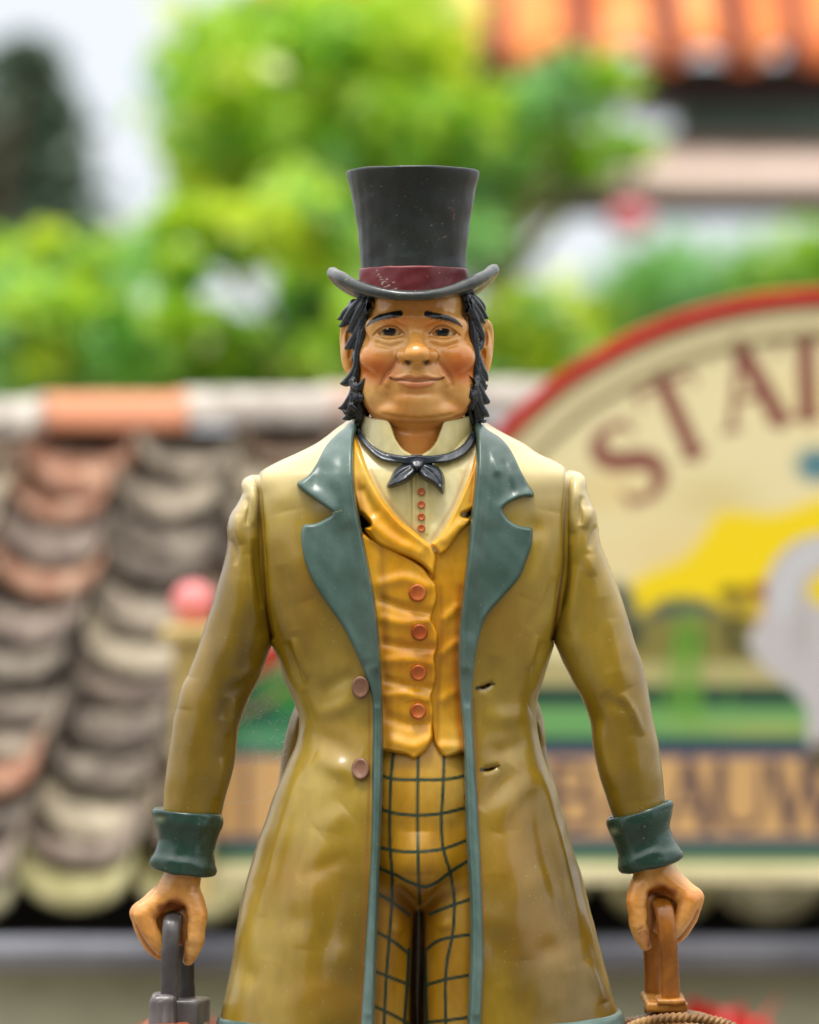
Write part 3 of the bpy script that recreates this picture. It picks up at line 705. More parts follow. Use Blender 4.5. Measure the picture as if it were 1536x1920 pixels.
# ---- buttons
def button(x, y, rx, ry, base, mat, parent, name='button', T=9, off=0):
    n = 28; a = np.linspace(0, 2 * math.pi, n, endpoint=False); V = []
    f0 = float(base(np.array([x]), np.array([y]))[0]) + off
    prof = [(1.0, -6), (1.04, 0), (1.0, T * .7), (.88, T), (.72, T * .92), (.5, T * .78), (.25, T * .72)]
    for r, h in prof:
        dx = np.cos(a) * rx * r; dy = np.sin(a) * ry * r
        f = f0 + h + (base(x + dx, y + dy) - base(np.array([x]), np.array([y]))[0])
        s = (DC - f) / DC; V.append(np.stack([(x + dx - CX) * s, (CY - y - dy) * s, f], 1))
    V = np.array(V); m = len(prof); F = [grid_faces(m, n, True)]; V = V.reshape(-1, 3)
    V = np.vstack([V, V[-n:].mean(0)]); i = np.arange(n)
    F.append(np.stack([np.full(n, m * n), (m - 1) * n + (i + 1) % n, (m - 1) * n + i], 1))
    mesh_obj(name, V, F, mat, parent, attr=np.zeros((len(V), 4)))
for x, y, r in [(783, 1112, 16.5), (787, 1186, 15.5), (785, 1262, 15), (784, 1334, 15)]:
    button(x, y, r, r, lambda a, b: Fc(np.asarray(a, float), np.asarray(b, float)) - 27, BUTO, vest, T=10, off=9)
for x, y in [(676, 1289), (676, 1442)]:
    button(x, y, 16.5, 21, lambda a, b: Fc(np.asarray(a, float), np.asarray(b, float)), BUTB, coat, T=14, off=2)
for x, y in [(790, 922), (790, 946), (790, 969), (790, 990)]:
    button(x, y, 7, 7, lambda a, b: Fs(np.asarray(a, float), np.asarray(b, float)), BUTO, shirt, T=6, off=5)

# ---- trousers
tv = Vox((-215, -1010, -150), (230, -415, 150), 3.0)
tv.ell((786, 1500, 0), (150, 190, 124), 10); tv.ell((786, 1610, 12), (120, 90, 118), 30)
tv.chain([(700, 1560, 10, 92), (704, 1690, 12, 88), (704, 1800, 12, 84), (700, 2000, 8, 76)], 14)
tv.chain([(868, 1560, 10, 92), (866, 1690, 12, 88), (862, 1800, 12, 84), (866, 2000, 8, 76)], 14)
V, F = tv.mesh()
V = sculpt(V, F, [([(740, 1660), (786, 1705)], 9, -8), ([(850, 1650), (790, 1705)], 9, -8), ([(786, 1700), (785, 1760), (782, 1900)], 7, -12), ([(820, 1740), (850, 1730)], 10, 4), ([(730, 1740), (755, 1750)], 9, 4), ([(785, 1560), (786, 1640)], 26, 8)])
p = Paint(V); fm = (V[:, 2] > 20).astype(float)
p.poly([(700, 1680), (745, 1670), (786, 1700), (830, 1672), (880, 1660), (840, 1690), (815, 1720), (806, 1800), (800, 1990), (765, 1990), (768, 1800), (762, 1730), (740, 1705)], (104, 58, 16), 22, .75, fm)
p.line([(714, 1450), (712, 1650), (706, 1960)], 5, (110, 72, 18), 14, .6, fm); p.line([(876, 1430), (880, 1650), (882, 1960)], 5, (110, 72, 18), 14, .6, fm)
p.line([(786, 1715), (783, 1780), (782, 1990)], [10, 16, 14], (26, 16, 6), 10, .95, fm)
LG = (42, 62, 48)
for q in [[(739, 1400), (733, 1460), (731, 1520), (731, 1580), (735, 1640), (735, 1690), (730, 1760), (724, 1840), (718, 1980)], [(784, 1405), (783, 1530), (784, 1600), (787, 1694)],
          [(833, 1400), (831, 1480), (828, 1530), (831, 1590), (845, 1640), (852, 1690), (849, 1750), (839, 1800), (835, 1850), (838, 1980)],
          [(767, 1780), (764, 1840), (754, 1980)], [(797, 1790), (798, 1850), (803, 1980)]]:
    p.line(q, 3.0, LG, 2.6, 1, fm)
for q in [[(700, 1446), (720, 1456), (740, 1461), (790, 1462), (840, 1461), (880, 1453)], [(700, 1512), (719, 1519), (740, 1525), (782, 1529), (830, 1525), (880, 1513)], [(700, 1586), (720, 1591), (745, 1596), (785, 1597), (830, 1592), (885, 1572)],
          [(700, 1622), (720, 1632), (745, 1642), (770, 1655), (797, 1663), (820, 1654), (845, 1635), (885, 1610)], [(695, 1668), (720, 1682), (740, 1695), (768, 1716)], [(806, 1714), (850, 1697), (890, 1684)],
          [(695, 1742), (715, 1752), (740, 1767), (766, 1788)], [(799, 1781), (820, 1765), (850, 1757), (890, 1752)], [(695, 1818), (730, 1832), (766, 1846)], [(797, 1848), (835, 1837), (890, 1827)],
          [(695, 1884), (730, 1900), (764, 1918)], [(800, 1917), (840, 1913), (885, 1907)]]:
    p.line(q, 3.2, LG, 2.6, 1, fm)
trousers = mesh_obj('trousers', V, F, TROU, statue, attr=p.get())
# lower legs, shoes and plinth (below the picture)
for sx, cxm in ((-1, 702), (1, 866)):
    V, F = ringloft([(cxm - 78, 1960, cxm + 78, 1960, 76, 8), (cxm - 70, 2150, cxm + 70, 2150, 70, 0), (cxm - 60, 2350, cxm + 60, 2350, 62, -5), (cxm - 56, 2540, cxm + 56, 2540, 62, 0)], 48, per=20)
    mesh_obj('trouser_leg', V, F, TROU, statue, attr=np.zeros((len(V), 4)))
    V, F = ringloft([(cxm - 40, 2520, cxm + 40, 2520, 45, 5), (cxm - 56, 2550, cxm + 56, 2550, 100, 45), (cxm - 62, 2585, cxm + 62, 2585, 130, 70), (cxm - 60, 2602, cxm + 60, 2602, 128, 70)], 48, per=8)
    mesh_obj('shoe', V, F, SHOE, statue)
V, F = ringloft([(490, 2600, 1080, 2600, 260, 40), (480, 2606, 1090, 2606, 268, 40), (480, 2645, 1090, 2645, 268, 40)], 64, 5, per=8)
mesh_obj('plinth', V, F, mat_simple('plinth_concrete', [(110, 106, 98), (140, 136, 126)], .9, 6), statue)

# ================================================================== HEAD, NECK AND HANDS
hv = Vox((-152, 60, -150), (168, 440, 190), 1.9)
E = hv.ell; C_ = hv.chain
E((782, 600, -8), (104, 110, 118), 1); E((783, 668, 15), (119, 100, 98), 20); E((783, 716, 26), (108, 60, 86), 18)
C_([(781, 740, 0, 78), (781, 900, -4, 82)], 16)
E((783, 772, 46), (86, 33, 62), 16)                                    # double chin
E((782, 748, 88), (40, 24, 30), 16)                                    # chin
E((716, 670, 74), (40, 34, 38), 14); E((850, 670, 74), (40, 34, 38), 14)   # cheeks
C_([(702, 612, 78, 17), (740, 598, 98, 17), (782, 602, 102, 15), (824, 598, 98, 17), (860, 612, 78, 17)], 16)
E((782, 570, 30), (88, 50, 82), 16)
E((782, 706, 92), (46, 34, 30), 16)                                    # muzzle
E((704, 734, 46), (27, 38, 38), 20); E((862, 734, 46), (27, 38, 38), 20)   # jowls
# eye sockets
for x, s in ((731, -1), (832, 1)):
    E((x, 624, hv.front(x, 624) + 6), (34, 15, 15), 14, True)
eyes = []
for x, y, s in ((731, 621, -1), (832, 622, 1)):
    f0 = hv.front(x, y) + 5; r = 32.0; fc = f0 - r
    def onb(px, py, o, x=x, y=y, r=r, fc=fc): return fc + math.sqrt(max((r + o) ** 2 - (px - x) ** 2 - (py - y) ** 2, 9))
    E((x, y + 6, f0 - 7), (37, 25, 10), 12)
    # opening
    C_([(x - 25, y + 4, f0 - 5, 3), (x - 13, y + 2.0, f0 + 1, 6.4), (x, y + .3, f0 + 4, 8.8), (x + 13, y + 2.0, f0 + 1, 6.8), (x + 25, y + 4, f0 - 5, 3)], 1.5, True); C_([(x - 13, y + 2.0, f0 - 8, 6.4), (x, y + .3, f0 - 6, 8.8), (x + 13, y + 2.0, f0 - 8, 6.8)], 1.5, True)
    up = [(-31, 8), (-24, 2), (-14, -6), (0, -10), (13, -7), (23, 1), (28, 7)]
    lo = [(-27, 9), (-14, 10), (0, 11.5), (14, 10.5), (25, 8)]
    if s > 0: up = [(-a, b) for a, b in up[::-1]]; lo = [(-a, b) for a, b in lo[::-1]]
    C_([(x + a, y + b, onb(x + a, y + b, 1.5), 3.4 if 0 < i < len(up) - 1 else 2) for i, (a, b) in enumerate(up)], 3, n=12)
    C_([(x + a, y + b, onb(x + a, y + b, 1.5), 2.6 if 0 < i < len(lo) - 1 else 1.6) for i, (a, b) in enumerate(lo)], 3, n=10)
    C_([(x - 24, y + 15, hv.front(x - 24, y + 15) - 2, 3.5), (x, y + 21, hv.front(x, y + 21) - 1.5, 5), (x + 24, y + 15, hv.front(x + 24, y + 15) - 2, 3.5)], 8, n=10)
    C_([(x - 24, y + 22, hv.front(x - 24, y + 22) + 4, 1.5), (x, y + 28, hv.front(x, y + 28) + 4, 1.5), (x + 24, y + 22, hv.front(x + 24, y + 22) + 4, 1.5)], 6, True, n=10)
    C_([(x - 28, y - 8, hv.front(x - 28, y - 8) + 3, 2), (x, y - 19, hv.front(x, y - 19) + 2.5, 2.5), (x + 24, y - 8, hv.front(x + 24, y - 8) + 3, 2)], 5, True, n=10)
    eyes.append((x, y, fc, r, s))
# nose
C_([(779, 606, 92, 10), (779, 628, 106, 12), (780, 648, 122, 17), (782, 661, 130, 22)], 10, n=10)
E((782, 664, 134), (25, 18, 24), 6)
E((755, 667, 113), (14, 12.5, 17), 5); E((810, 667, 113), (14, 12.5, 17), 5)
E((766, 680, 128), (8, 5.5, 12), 3, True); E((799, 680, 128), (8, 5.5, 12), 3, True)
C_([(745, 658, hv.front(741, 660) + 3, 2), (743, 670, hv.front(740, 672) + 3, 2), (749, 680, hv.front(746, 682) + 3, 2)], 4, True)
C_([(819, 658, hv.front(823, 660) + 3, 2), (822, 670, hv.front(825, 672) + 3, 2), (815, 680, hv.front(818, 682) + 3, 2)], 4, True)
# lips
g = hv.front
C_([(735, 710, g(735, 710) - 1, 2), (752, 708, g(752, 708), 3.5), (768, 704, g(768, 704) - 1, 6), (781, 707, g(781, 707), 5), (795, 704, g(795, 704) - 1, 6), (811, 708, g(811, 708), 3.5), (828, 710, g(828, 710) - 1, 2)], 4, n=18)
C_([(750, 717, g(750, 717), 3), (766, 720, g(766, 720), 6.5), (783, 721, g(783, 721), 7.5), (799, 720, g(799, 720), 6.5), (813, 717, g(813, 717), 3)], 4, n=14)
C_([(732, 708, g(732, 708) + 1, 1.8), (744, 711.5, g(744, 711) + 1, 1.8), (757, 712.5, g(757, 712) + 1.5, 1.8), (782, 713.5, g(782, 713) + 2, 2), (806, 712, g(806, 712) + 1.5, 1.8), (820, 711.5, g(820, 711) + 1, 1.8), (831, 708, g(831, 708) + 1, 1.8)], 2.5, True, n=16)
C_([(756, 735, g(756, 735) + 5, 3), (783, 738, g(783, 738) + 5, 4), (808, 735, g(808, 735) + 5, 3)], 9, True, n=8)
C_([(781, 690, g(781, 688) + 4, 3), (781, 699, g(781, 699) + 3.5, 3)], 4, True)
# smile folds
C_([(741, 676, g(741, 676) + 4, 2), (732, 692, g(732, 692) + 3, 3.4), (719, 708, g(719, 708) + 3, 3.2), (712, 722, g(712, 722) + 4, 2)], 8, True, n=10)
C_([(823, 676, g(823, 676) + 4, 2), (834, 692, g(834, 692) + 3, 3.4), (845, 708, g(845, 708) + 3, 3.2), (850, 722, g(850, 722) + 4, 2)], 8, True, n=10)
C_([(732, 706, g(730, 706), 5), (726, 718, g(725, 718), 5)], 7); C_([(832, 706, g(833, 706), 5), (838, 718, g(839, 718), 5)], 7)
# chin and neck folds
C_([(716, 778, g(716, 778) + 4, 2), (750, 785, g(750, 785) + 3, 3), (782, 787, g(782, 787) + 3, 3), (815, 785, g(815, 785) + 3, 3), (850, 778, g(850, 778) + 4, 2)], 7, True, n=12)
C_([(740, 806, g(740, 806) + 3, 2), (782, 812, g(782, 812) + 3, 2.4), (822, 806, g(822, 806) + 3, 2)], 6, True, n=10)
# ears
for s, ex in ((-1, 655), (1, 908)):
    E((ex, 655, -2), (14, 50, 20), 4)
    X = lambda d: ex + s * d
    C_([(X(-4), 618, 12, 6), (X(6), 606, 6, 6.5), (X(11), 622, -2, 6.5), (X(11), 646, -6, 6), (X(9), 668, -4, 6), (X(3), 688, 4, 7.5), (X(-4), 700, 8, 7.5)], 4, n=16)
    C_([(X(-4), 640, 16, 5), (X(4), 650, 12, 5), (X(2), 668, 12, 5)], 4, n=8)
    E((X(3), 632, 18), (5, 18, 12), 3, True); E((X(-1), 664, 20), (4, 12, 10), 3, True)
V, F = hv.mesh()
V += vnormals(V, F) * wobble(V, .5, 14, 9)[:, None]

def hand_mesh(m):
    """closed fist hanging on a handle; m=-1 left of the picture, +1 right (mirrored and shifted)"""
    if m < 0: X = lambda x: x; dy = 0; lo, hi = (-560, -900, -110), (-360, -640, 130)
    else: X = lambda x: 1564 - x; dy = -28; lo, hi = (400, -880, -110), (590, -620, 130)
    v = Vox(lo, hi, 1.9); Q = lambda r: [(X(a), b + dy, c, d) for a, b, c, d in r]
    v.chain(Q([(346, 1590, 30, 36), (344, 1640, 30, 34), (332, 1668, 28, 33)]), 10, n=6)           # wrist
    v.chain(Q([(330, 1668, 22, 32), (298, 1694, 16, 24)]), 14)                                      # back of the hand
    v.chain(Q([(326, 1672, 38, 24), (274, 1712, 42, 19)]), 10); v.chain(Q([(322, 1672, 10, 26), (268, 1706, 14, 18)]), 10)
    v.chain(Q([(320, 1672, -10, 26), (270, 1704, -16, 17)]), 10); v.chain(Q([(322, 1672, -34, 22), (276, 1704, -44, 14)]), 10)
    v.chain(Q([(322, 1690, -6, 30), (318, 1730, -20, 28), (322, 1760, -26, 22)]), 8); v.chain(Q([(300, 1716, 10, 22), (306, 1756, 6, 18)]), 8); v.chain(Q([(350, 1716, 10, 22), (344, 1756, 6, 18)]), 8)
    # four fingers, knuckle - middle joint - tip, wrapping under the bar
    v.chain(Q([(270, 1715, 44, 20), (283, 1748, 46, 17), (303, 1778, 44, 14), (316, 1784, 38, 11)]), 5, n=12)
    v.chain(Q([(262, 1712, 14, 19), (272, 1750, 14, 16), (294, 1784, 12, 13), (318, 1792, 8, 11)]), 4, n=12)
    v.chain(Q([(266, 1710, -16, 17), (276, 1746, -18, 14), (296, 1776, -20, 12), (318, 1784, -20, 10)]), 4, n=12)
    v.chain(Q([(272, 1708, -44, 14), (284, 1738, -46, 12), (302, 1764, -46, 10), (316, 1768, -44, 9)]), 4, n=12)
    # thumb from the side of the palm, down over the fingers
    v.chain(Q([(350, 1662, 34, 22), (364, 1692, 48, 20), (371, 1718, 56, 18.5), (368, 1740, 56, 17.5), (366, 1758, 54, 18.5), (360, 1782, 50, 15.5), (353, 1800, 46, 11)]), 9, n=18)
    v.ell((X(322), 1712 + dy, 62), (16, 20, 26), 8, True)                                           # hollow above the bar
    v.chain(Q([(334, 1730, 40, 9), (342, 1760, 60, 8)]), 8, True)
    if m > 0: v.chain([(1200, 1745, 70, 2), (1207, 1738, 72, 2), (1215, 1745, 70, 2)], 3, True)
    V, F = v.mesh(); return V + vnormals(V, F) * wobble(V, .5, 12, 5)[:, None], F
VL, FL = hand_mesh(-1); VR, FR = hand_mesh(1)
# forearms and trunk inside the clothes join head and hands into one body
def tube(pts, n=24):
    pts = spline(pts, 40); V = []
    a = np.linspace(0, 2 * math.pi, n, endpoint=False)
    for i, q in enumerate(pts):
        c = P(q[0], q[1], q[2]); V.append(c + np.stack([np.cos(a) * q[3], 0 * a, np.sin(a) * q[3]], 1))
    V = np.array(V); return V.reshape(-1, 3), grid_faces(len(pts), n, True)
parts = [(V, F), (VL, FL), (VR, FR)]
parts.append(tube([(781, 860, -5, 78), (781, 930, -5, 110), (781, 1100, 0, 115), (782, 1400, 0, 100), (783, 1600, 0, 90)]))
parts.append(tube([(600, 940, -5, 50), (510, 1000, 0, 32), (465, 1100, 0, 34), (430, 1250, 6, 38), (385, 1400, 18, 38), (355, 1560, 30, 33), (345, 1610, 30, 33)]))
parts.append(tube([(960, 940, -5, 50), (1045, 1000, 0, 32), (1090, 1100, 0, 34), (1130, 1250, 6, 38), (1175, 1400, 18, 38), (1208, 1540, 30, 33), (1218, 1590, 30, 33)]))
Vs, Fs_, o = [], [], 0
for v, f in parts: Vs.append(v); Fs_.append(f + o); o += len(v)
V = np.vstack(Vs); F = np.vstack(Fs_)
p = Paint(V); fm = (V[:, 2] > 20).astype(float)
OR = (206, 100, 28); DK = (150, 78, 24)
nn = wobble(V, .5, 9, 3)
p.add((nn > .35) * .12, (190, 120, 60))
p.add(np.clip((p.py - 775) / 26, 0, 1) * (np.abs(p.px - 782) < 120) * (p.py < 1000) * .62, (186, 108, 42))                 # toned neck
for x, y, rx, ry, c, op, a in [(702, 692, 38, 25, (200, 92, 10), .92, 0), (864, 692, 34, 27, (198, 86, 8), .95, 0), (705, 670, 44, 30, OR, .3, 0), (860, 670, 40, 30, OR, .3, 0), (782, 752, 120, 30, (196, 120, 50), .22, 0), (782, 590, 110, 22, (188, 112, 44), .3, 0), (728, 695, 18, 22, (190, 96, 30), .45, 0), (838, 690, 20, 22, (190, 96, 30), .45, 0),
                               (735, 603, 34, 11, (206, 118, 48), .6, 0), (828, 603, 34, 11, (206, 118, 48), .6, 0), (762, 600, 12, 18, (206, 112, 44), .5, 0), (798, 600, 10, 18, (206, 112, 44), .35, 0),
                               (783, 736, 30, 6, (190, 112, 46), .6, 0), (782, 568, 90, 10, (196, 124, 60), .5, 0), (690, 640, 12, 50, (206, 124, 56), .4, 0), (874, 640, 12, 50, (206, 124, 56), .4, 0),
                               (757, 715, 20, 14, (214, 150, 88), .3, 0), (690, 770, 26, 14, (196, 110, 44), .5, 0), (872, 772, 26, 14, (196, 110, 44), .5, 0)]:
    p.blob(x, y, rx, ry, c, op, 2.2, a, fm)
for x, s in ((653, -1), (911, 1)):
    p.blob(x + s * 3, 640, 5, 24, (178, 96, 36), .5)
for q, w, c, sf, op in [([(743, 674), (733, 692), (720, 708), (714, 720)], [2, 4, 5, 2], DK, 6, .75), ([(821, 674), (834, 692), (845, 708), (849, 720)], [2, 3, 4, 2], DK, 6, .6),
                        ([(746, 656), (742, 668), (748, 681)], 1.5, DK, 4, .7), ([(818, 656), (823, 668), (817, 681)], 1.5, DK, 4, .7),
                        ([(700, 778), (730, 786), (782, 790), (834, 786), (864, 778)], 3, (150, 84, 30), 6, .45), ([(676, 700), (678, 745), (696, 774)], 3, (150, 80, 28), 8, .6), ([(892, 700), (888, 745), (870, 774)], 3, (150, 80, 28), 8, .6),
                        ([(705, 639), (730, 647), (755, 640)], 1.2, (176, 98, 40), 5, .45), ([(808, 640), (832, 648), (858, 640)], 1.2, (176, 98, 40), 5, .45),
                        ([(700, 628), (712, 616), (731, 610.5), (746, 614.5), (759, 626)], 1.8, (120, 62, 24), 2.2, .9), ([(805, 626), (816, 614.5), (832, 610.5), (848, 616), (863, 628)], 1.8, (120, 62, 24), 2.2, .9),
                        ([(704, 630), (730, 635), (757, 630)], .9, (150, 82, 36), 2.2, .8), ([(805, 630), (832, 635), (860, 630)], .9, (150, 82, 36), 2.2, .8)]:
    p.line(q, w, c, sf, op, fm)
LIP = (206, 124, 84)
p.poly([(744, 713), (765, 716), (782, 715), (800, 716), (818, 713), (808, 723), (796, 728), (782, 729), (766, 728), (755, 722)], LIP, 2.5, .9, fm)
p.poly([(733, 709), (750, 706), (767, 701), (781, 704), (795, 701), (812, 706), (830, 709), (806, 712), (782, 714), (757, 713)], (184, 110, 66), 2.5, .8, fm)
p.line([(731, 708), (738, 711.5), (757, 713), (782, 715), (806, 713), (824, 711.5), (832, 708)], [2.2, 2, 1.4, 1.4, 1.4, 2, 2.2], (96, 48, 20), 2.2, 1, fm)
for x, y in ((766, 679), (799, 679)): p.blob(x, y, 8, 4.5, (70, 34, 12), 1, 3, 0, fm)
BR = (12, 10, 8)
p.line([(687, 612), (696, 603), (712, 595), (735, 590), (750, 587.5)], [1, 4, 5.6, 6, 6], BR, 1.6, 1, fm)
p.line([(801, 588.5), (818, 592), (836, 595.5), (852, 601), (867, 612)], [6, 5.8, 5.4, 4.2, 1], BR, 1.6, 1, fm)
for i in range(26):
    t = i / 25; x = 690 + 58 * t; y = 608 - 20 * math.sqrt(t); p.line([(x, y + 3), (x - 3 + 2 * t, y + 8)], .5, BR, 1.4, .7, fm)
    x = 864 - 60 * t; y = 609 - 19 * math.sqrt(t); p.line([(x, y + 3), (x + 3 - 2 * t, y + 8)], .5, BR, 1.4, .7, fm)
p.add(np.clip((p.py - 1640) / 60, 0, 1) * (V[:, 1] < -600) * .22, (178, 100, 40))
# hands: warm wash between the fingers, nail
for X, dy in ((lambda x: x, 0), (lambda x: 1564 - x, -28)):
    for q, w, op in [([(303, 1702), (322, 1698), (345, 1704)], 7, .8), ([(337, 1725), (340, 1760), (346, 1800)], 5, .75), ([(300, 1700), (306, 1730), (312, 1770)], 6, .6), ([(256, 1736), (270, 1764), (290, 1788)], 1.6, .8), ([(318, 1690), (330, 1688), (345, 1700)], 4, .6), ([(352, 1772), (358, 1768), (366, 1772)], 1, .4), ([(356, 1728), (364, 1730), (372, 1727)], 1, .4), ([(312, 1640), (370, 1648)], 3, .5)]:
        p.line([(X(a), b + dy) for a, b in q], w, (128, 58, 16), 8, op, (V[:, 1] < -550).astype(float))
for X, dy in ((lambda x: x, 0), (lambda x: 1564 - x, -28)):
    for a, b in ((262, 1702), (276, 1698), (290, 1694), (366, 1716)):
        p.line([(X(a - 6), b + dy), (X(a), b - 2 + dy), (X(a + 6), b + dy)], .7, (150, 84, 38), 2.5, .5, (V[:, 1] < -550).astype(float))
p.blob(1207, 1757, 10, 14, (186, 112, 66), .6, 4); p.line([(1198, 1752), (1206, 1744), (1215, 1752)], .8, (120, 60, 24), 2, .7)
body = mesh_obj('body', V, F, SKIN, statue, attr=p.get())

# eyes
for x, y, fc, r, s in eyes:
    n = 64; a = np.linspace(0, 2 * math.pi, n, endpoint=False); el = np.concatenate([[0.001], np.linspace(.02, 1.5, 56)])
    c = P(x, y, fc); V = np.array([c + r * np.stack([np.sin(e_) * np.cos(a), np.sin(e_) * np.sin(a), np.full(n, np.cos(e_))], 1) for e_ in el])
    F = grid_faces(len(el), n, True); V = V.reshape(-1, 3); p = Paint(V)
    ix = x - 1 if s < 0 else x - 2; iy = y - 2
    p.blob(x - 27, y + 4, 5, 6, (186, 110, 66), .8); p.blob(x + 27, y + 4, 5, 6, (186, 110, 66), .8)
    p.line([(x - 26, y - 3), (x, y - 10), (x + 26, y - 3)], 2.5, (90, 50, 24), 4, .8)
    p.blob(ix, iy, 13.8, 13.8, (20, 12, 8), 1, 14); p.blob(ix, iy + 3, 9, 8, (46, 26, 14), .5, 6); p.blob(ix, iy, 6.5, 6.5, (5, 4, 4), 1, 10)
    p.blob(ix - 4, iy - 4, 2.8, 2.8, (225, 222, 214), 1, 6)
    mesh_obj('eye', V, F, EYEM, body, attr=p.get())

# ---- hair: curls as separate pointed locks
xv = Vox((-150, 165, -135), (165, 420, 75), 2.0)
xv.ell((782, 640, -58), (118, 96, 70), 6); xv.ell((782, 700, -62), (112, 92, 62), 10); xv.ell((782, 590, -20), (104, 40, 90), 4)
xv.ell((664, 586, 8), (15, 26, 28), 6); xv.ell((896, 586, 8), (13, 26, 28), 6)
LK = [  # x, y, f, r
    [(690, 556, 46, 8), (672, 572, 40, 10), (652, 584, 30, 9), (640, 596, 26, 5), (631, 600, 24, .6)],
    [(684, 556, 52, 9), (664, 580, 48, 10), (652, 598, 42, 9), (642, 610, 40, 5), (634, 611, 38, .6)],
    [(692, 556, 60, 8), (678, 580, 60, 10), (668, 600, 54, 10), (658, 618, 50, 7), (647, 622, 50, .6)],
    [(696, 556, 68, 7), (694, 572, 72, 8), (688, 584, 70, 6), (686, 592, 68, .6)],
    [(682, 590, 60, 8), (678, 612, 58, 9), (668, 630, 52, 9), (656, 648, 46, 8), (645, 655, 44, .6)],
    [(684, 600, 62, 7), (674, 650, 58, 9), (670, 690, 54, 8), (668, 730, 50, 9)],
    [(672, 650, 50, 8), (666, 672, 48, 7), (660, 680, 44, .8)],
    [(672, 680, 50, 8), (664, 702, 48, 10), (652, 716, 42, 9), (636, 720, 38, .6)],
    [(662, 716, 56, 8), (668, 728, 64, 9), (676, 724, 70, 7), (684, 706, 74, .6)],
    [(668, 715, 50, 9), (664, 738, 50, 10), (654, 755, 44, 9), (644, 764, 40, 6), (632, 765, 38, .6)],
    [(668, 730, 60, 8), (672, 746, 66, 9), (676, 748, 68, 6), (682, 738, 70, .6)],
    [(664, 740, 54, 9), (662, 758, 54, 9), (654, 774, 50, 7), (640, 768, 46, .6)],
    [(668, 750, 50, 9), (664, 772, 46, 9), (654, 782, 42, 7), (640, 786, 40, .6)],
    [(672, 750, 46, 9), (674, 780, 42, 9), (666, 794, 40, 3)], [(680, 740, 30, 12), (682, 770, 26, 12), (676, 800, 24, 10)],
    [(660, 760, 60, 6), (668, 768, 62, 5), (672, 776, 60, .6)]]
LR = [
    [(872, 556, 56, 9), (880, 570, 66, 10), (876, 582, 72, 6), (868, 586, 74, .8)],
    [(880, 556, 56, 8), (894, 574, 52, 10), (905, 590, 44, 8), (917, 598, 40, .6)],
    [(876, 556, 60, 8), (888, 578, 60, 9), (898, 594, 56, 8), (912, 608, 50, .6)],
    [(874, 556, 66, 8), (884, 586, 66, 9), (892, 602, 62, 8), (900, 616, 60, 5), (905, 612, 58, .6)],
    [(884, 556, 44, 8), (896, 566, 36, 8), (905, 576, 32, 6), (911, 588, 30, .6)],
    [(886, 590, 60, 8), (894, 614, 58, 10), (903, 628, 54, 7), (908, 640, 52, .8)],
    [(886, 600, 62, 8), (890, 640, 60, 9), (893, 690, 56, 9), (892, 740, 52, 10)],
    [(890, 640, 56, 8), (898, 650, 54, 8), (904, 640, 52, 5), (906, 630, 50, .6)],
    [(892, 660, 54, 8), (900, 690, 50, 10), (908, 704, 46, 8), (916, 716, 42, .6)],
    [(893, 712, 60, 8), (888, 722, 68, 9), (884, 716, 74, 7), (877, 700, 78, .6)],
    [(894, 700, 52, 9), (902, 716, 48, 9), (908, 728, 44, 5), (916, 720, 42, .6)],
    [(890, 730, 62, 9), (884, 740, 68, 9), (882, 734, 72, 5), (880, 726, 74, .8)],
    [(894, 725, 52, 10), (904, 742, 46, 9), (912, 752, 42, 7), (920, 752, 40, .6)],
    [(893, 740, 54, 9), (900, 762, 48, 9), (908, 774, 44, 8), (919, 782, 40, .6)],
    [(888, 745, 58, 9), (884, 762, 58, 7), (882, 770, 56, 2)], [(884, 740, 30, 12), (882, 770, 26, 12), (888, 800, 24, 10)],
    [(892, 756, 50, 8), (898, 778, 44, 8), (904, 792, 42, 6), (914, 786, 40, .6)]]
for q in LK + LR: xv.chain(q, 2.2, n=14)
for q in LK + LR:      # a groove along each lock
    if len(q) > 3:
        for o in (-3.2, 3.2): xv.chain([(a + o, b, c + d * .9, 1.0) for a, b, c, d in q[:-1]], 2.5, True, n=8)
xv.ell((782, 660, 60), (84, 150, 70), 2, True)
V, F = xv.mesh(); p = Paint(V)
hair = mesh_obj('hair', V, F, HAIR, statue, attr=p.get())

# ---- top hat
HY = 5.0
def lathe_rows(rows, ncol=120, n=2.0):
    V = []
    a = np.linspace(0, 2 * math.pi, ncol, endpoint=False)
    for y, L, R, d in rows:
        y = y + HY; A = P(L, y, 0); B = P(R, y, 0); c = (A + B) / 2; w = (B[0] - A[0]) / 2
        V.append(np.stack([c[0] + w * np.cos(a), np.full(ncol, c[1]), d * np.sin(a)], 1))
    return np.array(V)
rows = [(322, 780, 781, 2), (320, 700, 856, 78), (317.5, 660, 888, 115), (316, 653, 895, 122), (317, 650.5, 898, 125), (320, 650, 898.5, 126), (330, 651.5, 897, 124), (350, 656, 892, 119), (380, 662.5, 886.5, 114), (415, 669, 881.5, 109),
        (450, 673.5, 877, 106), (480, 676.5, 874.5, 104), (500, 677.5, 873.5, 104), (530, 676, 874, 105), (560, 674, 876, 106)]
rows = np.array(rows); top = rows[:6]; rest = spline(rows[5:], 90)[1:]
V = lathe_rows(np.vstack([top, rest]), 140); m = len(V); F = grid_faces(m, 140, True); V = V.reshape(-1, 3)
V = sculpt(V, F, [([(700, 360), (705, 480)], 16, 2), ([(840, 350), (848, 480)], 14, 2), ([(760, 420), (762, 480)], 30, -2)])
V += vnormals(V, F) * wobble(V, 1.0, 28, 6)[:, None]
p = Paint(V); fm = (V[:, 2] > 0).astype(float)
BRN = (120, 66, 44)
p.line([(749, 349), (753, 356), (759, 357), (761, 349), (759, 343)], .5, (104, 48, 38), 1.2, .9, fm)
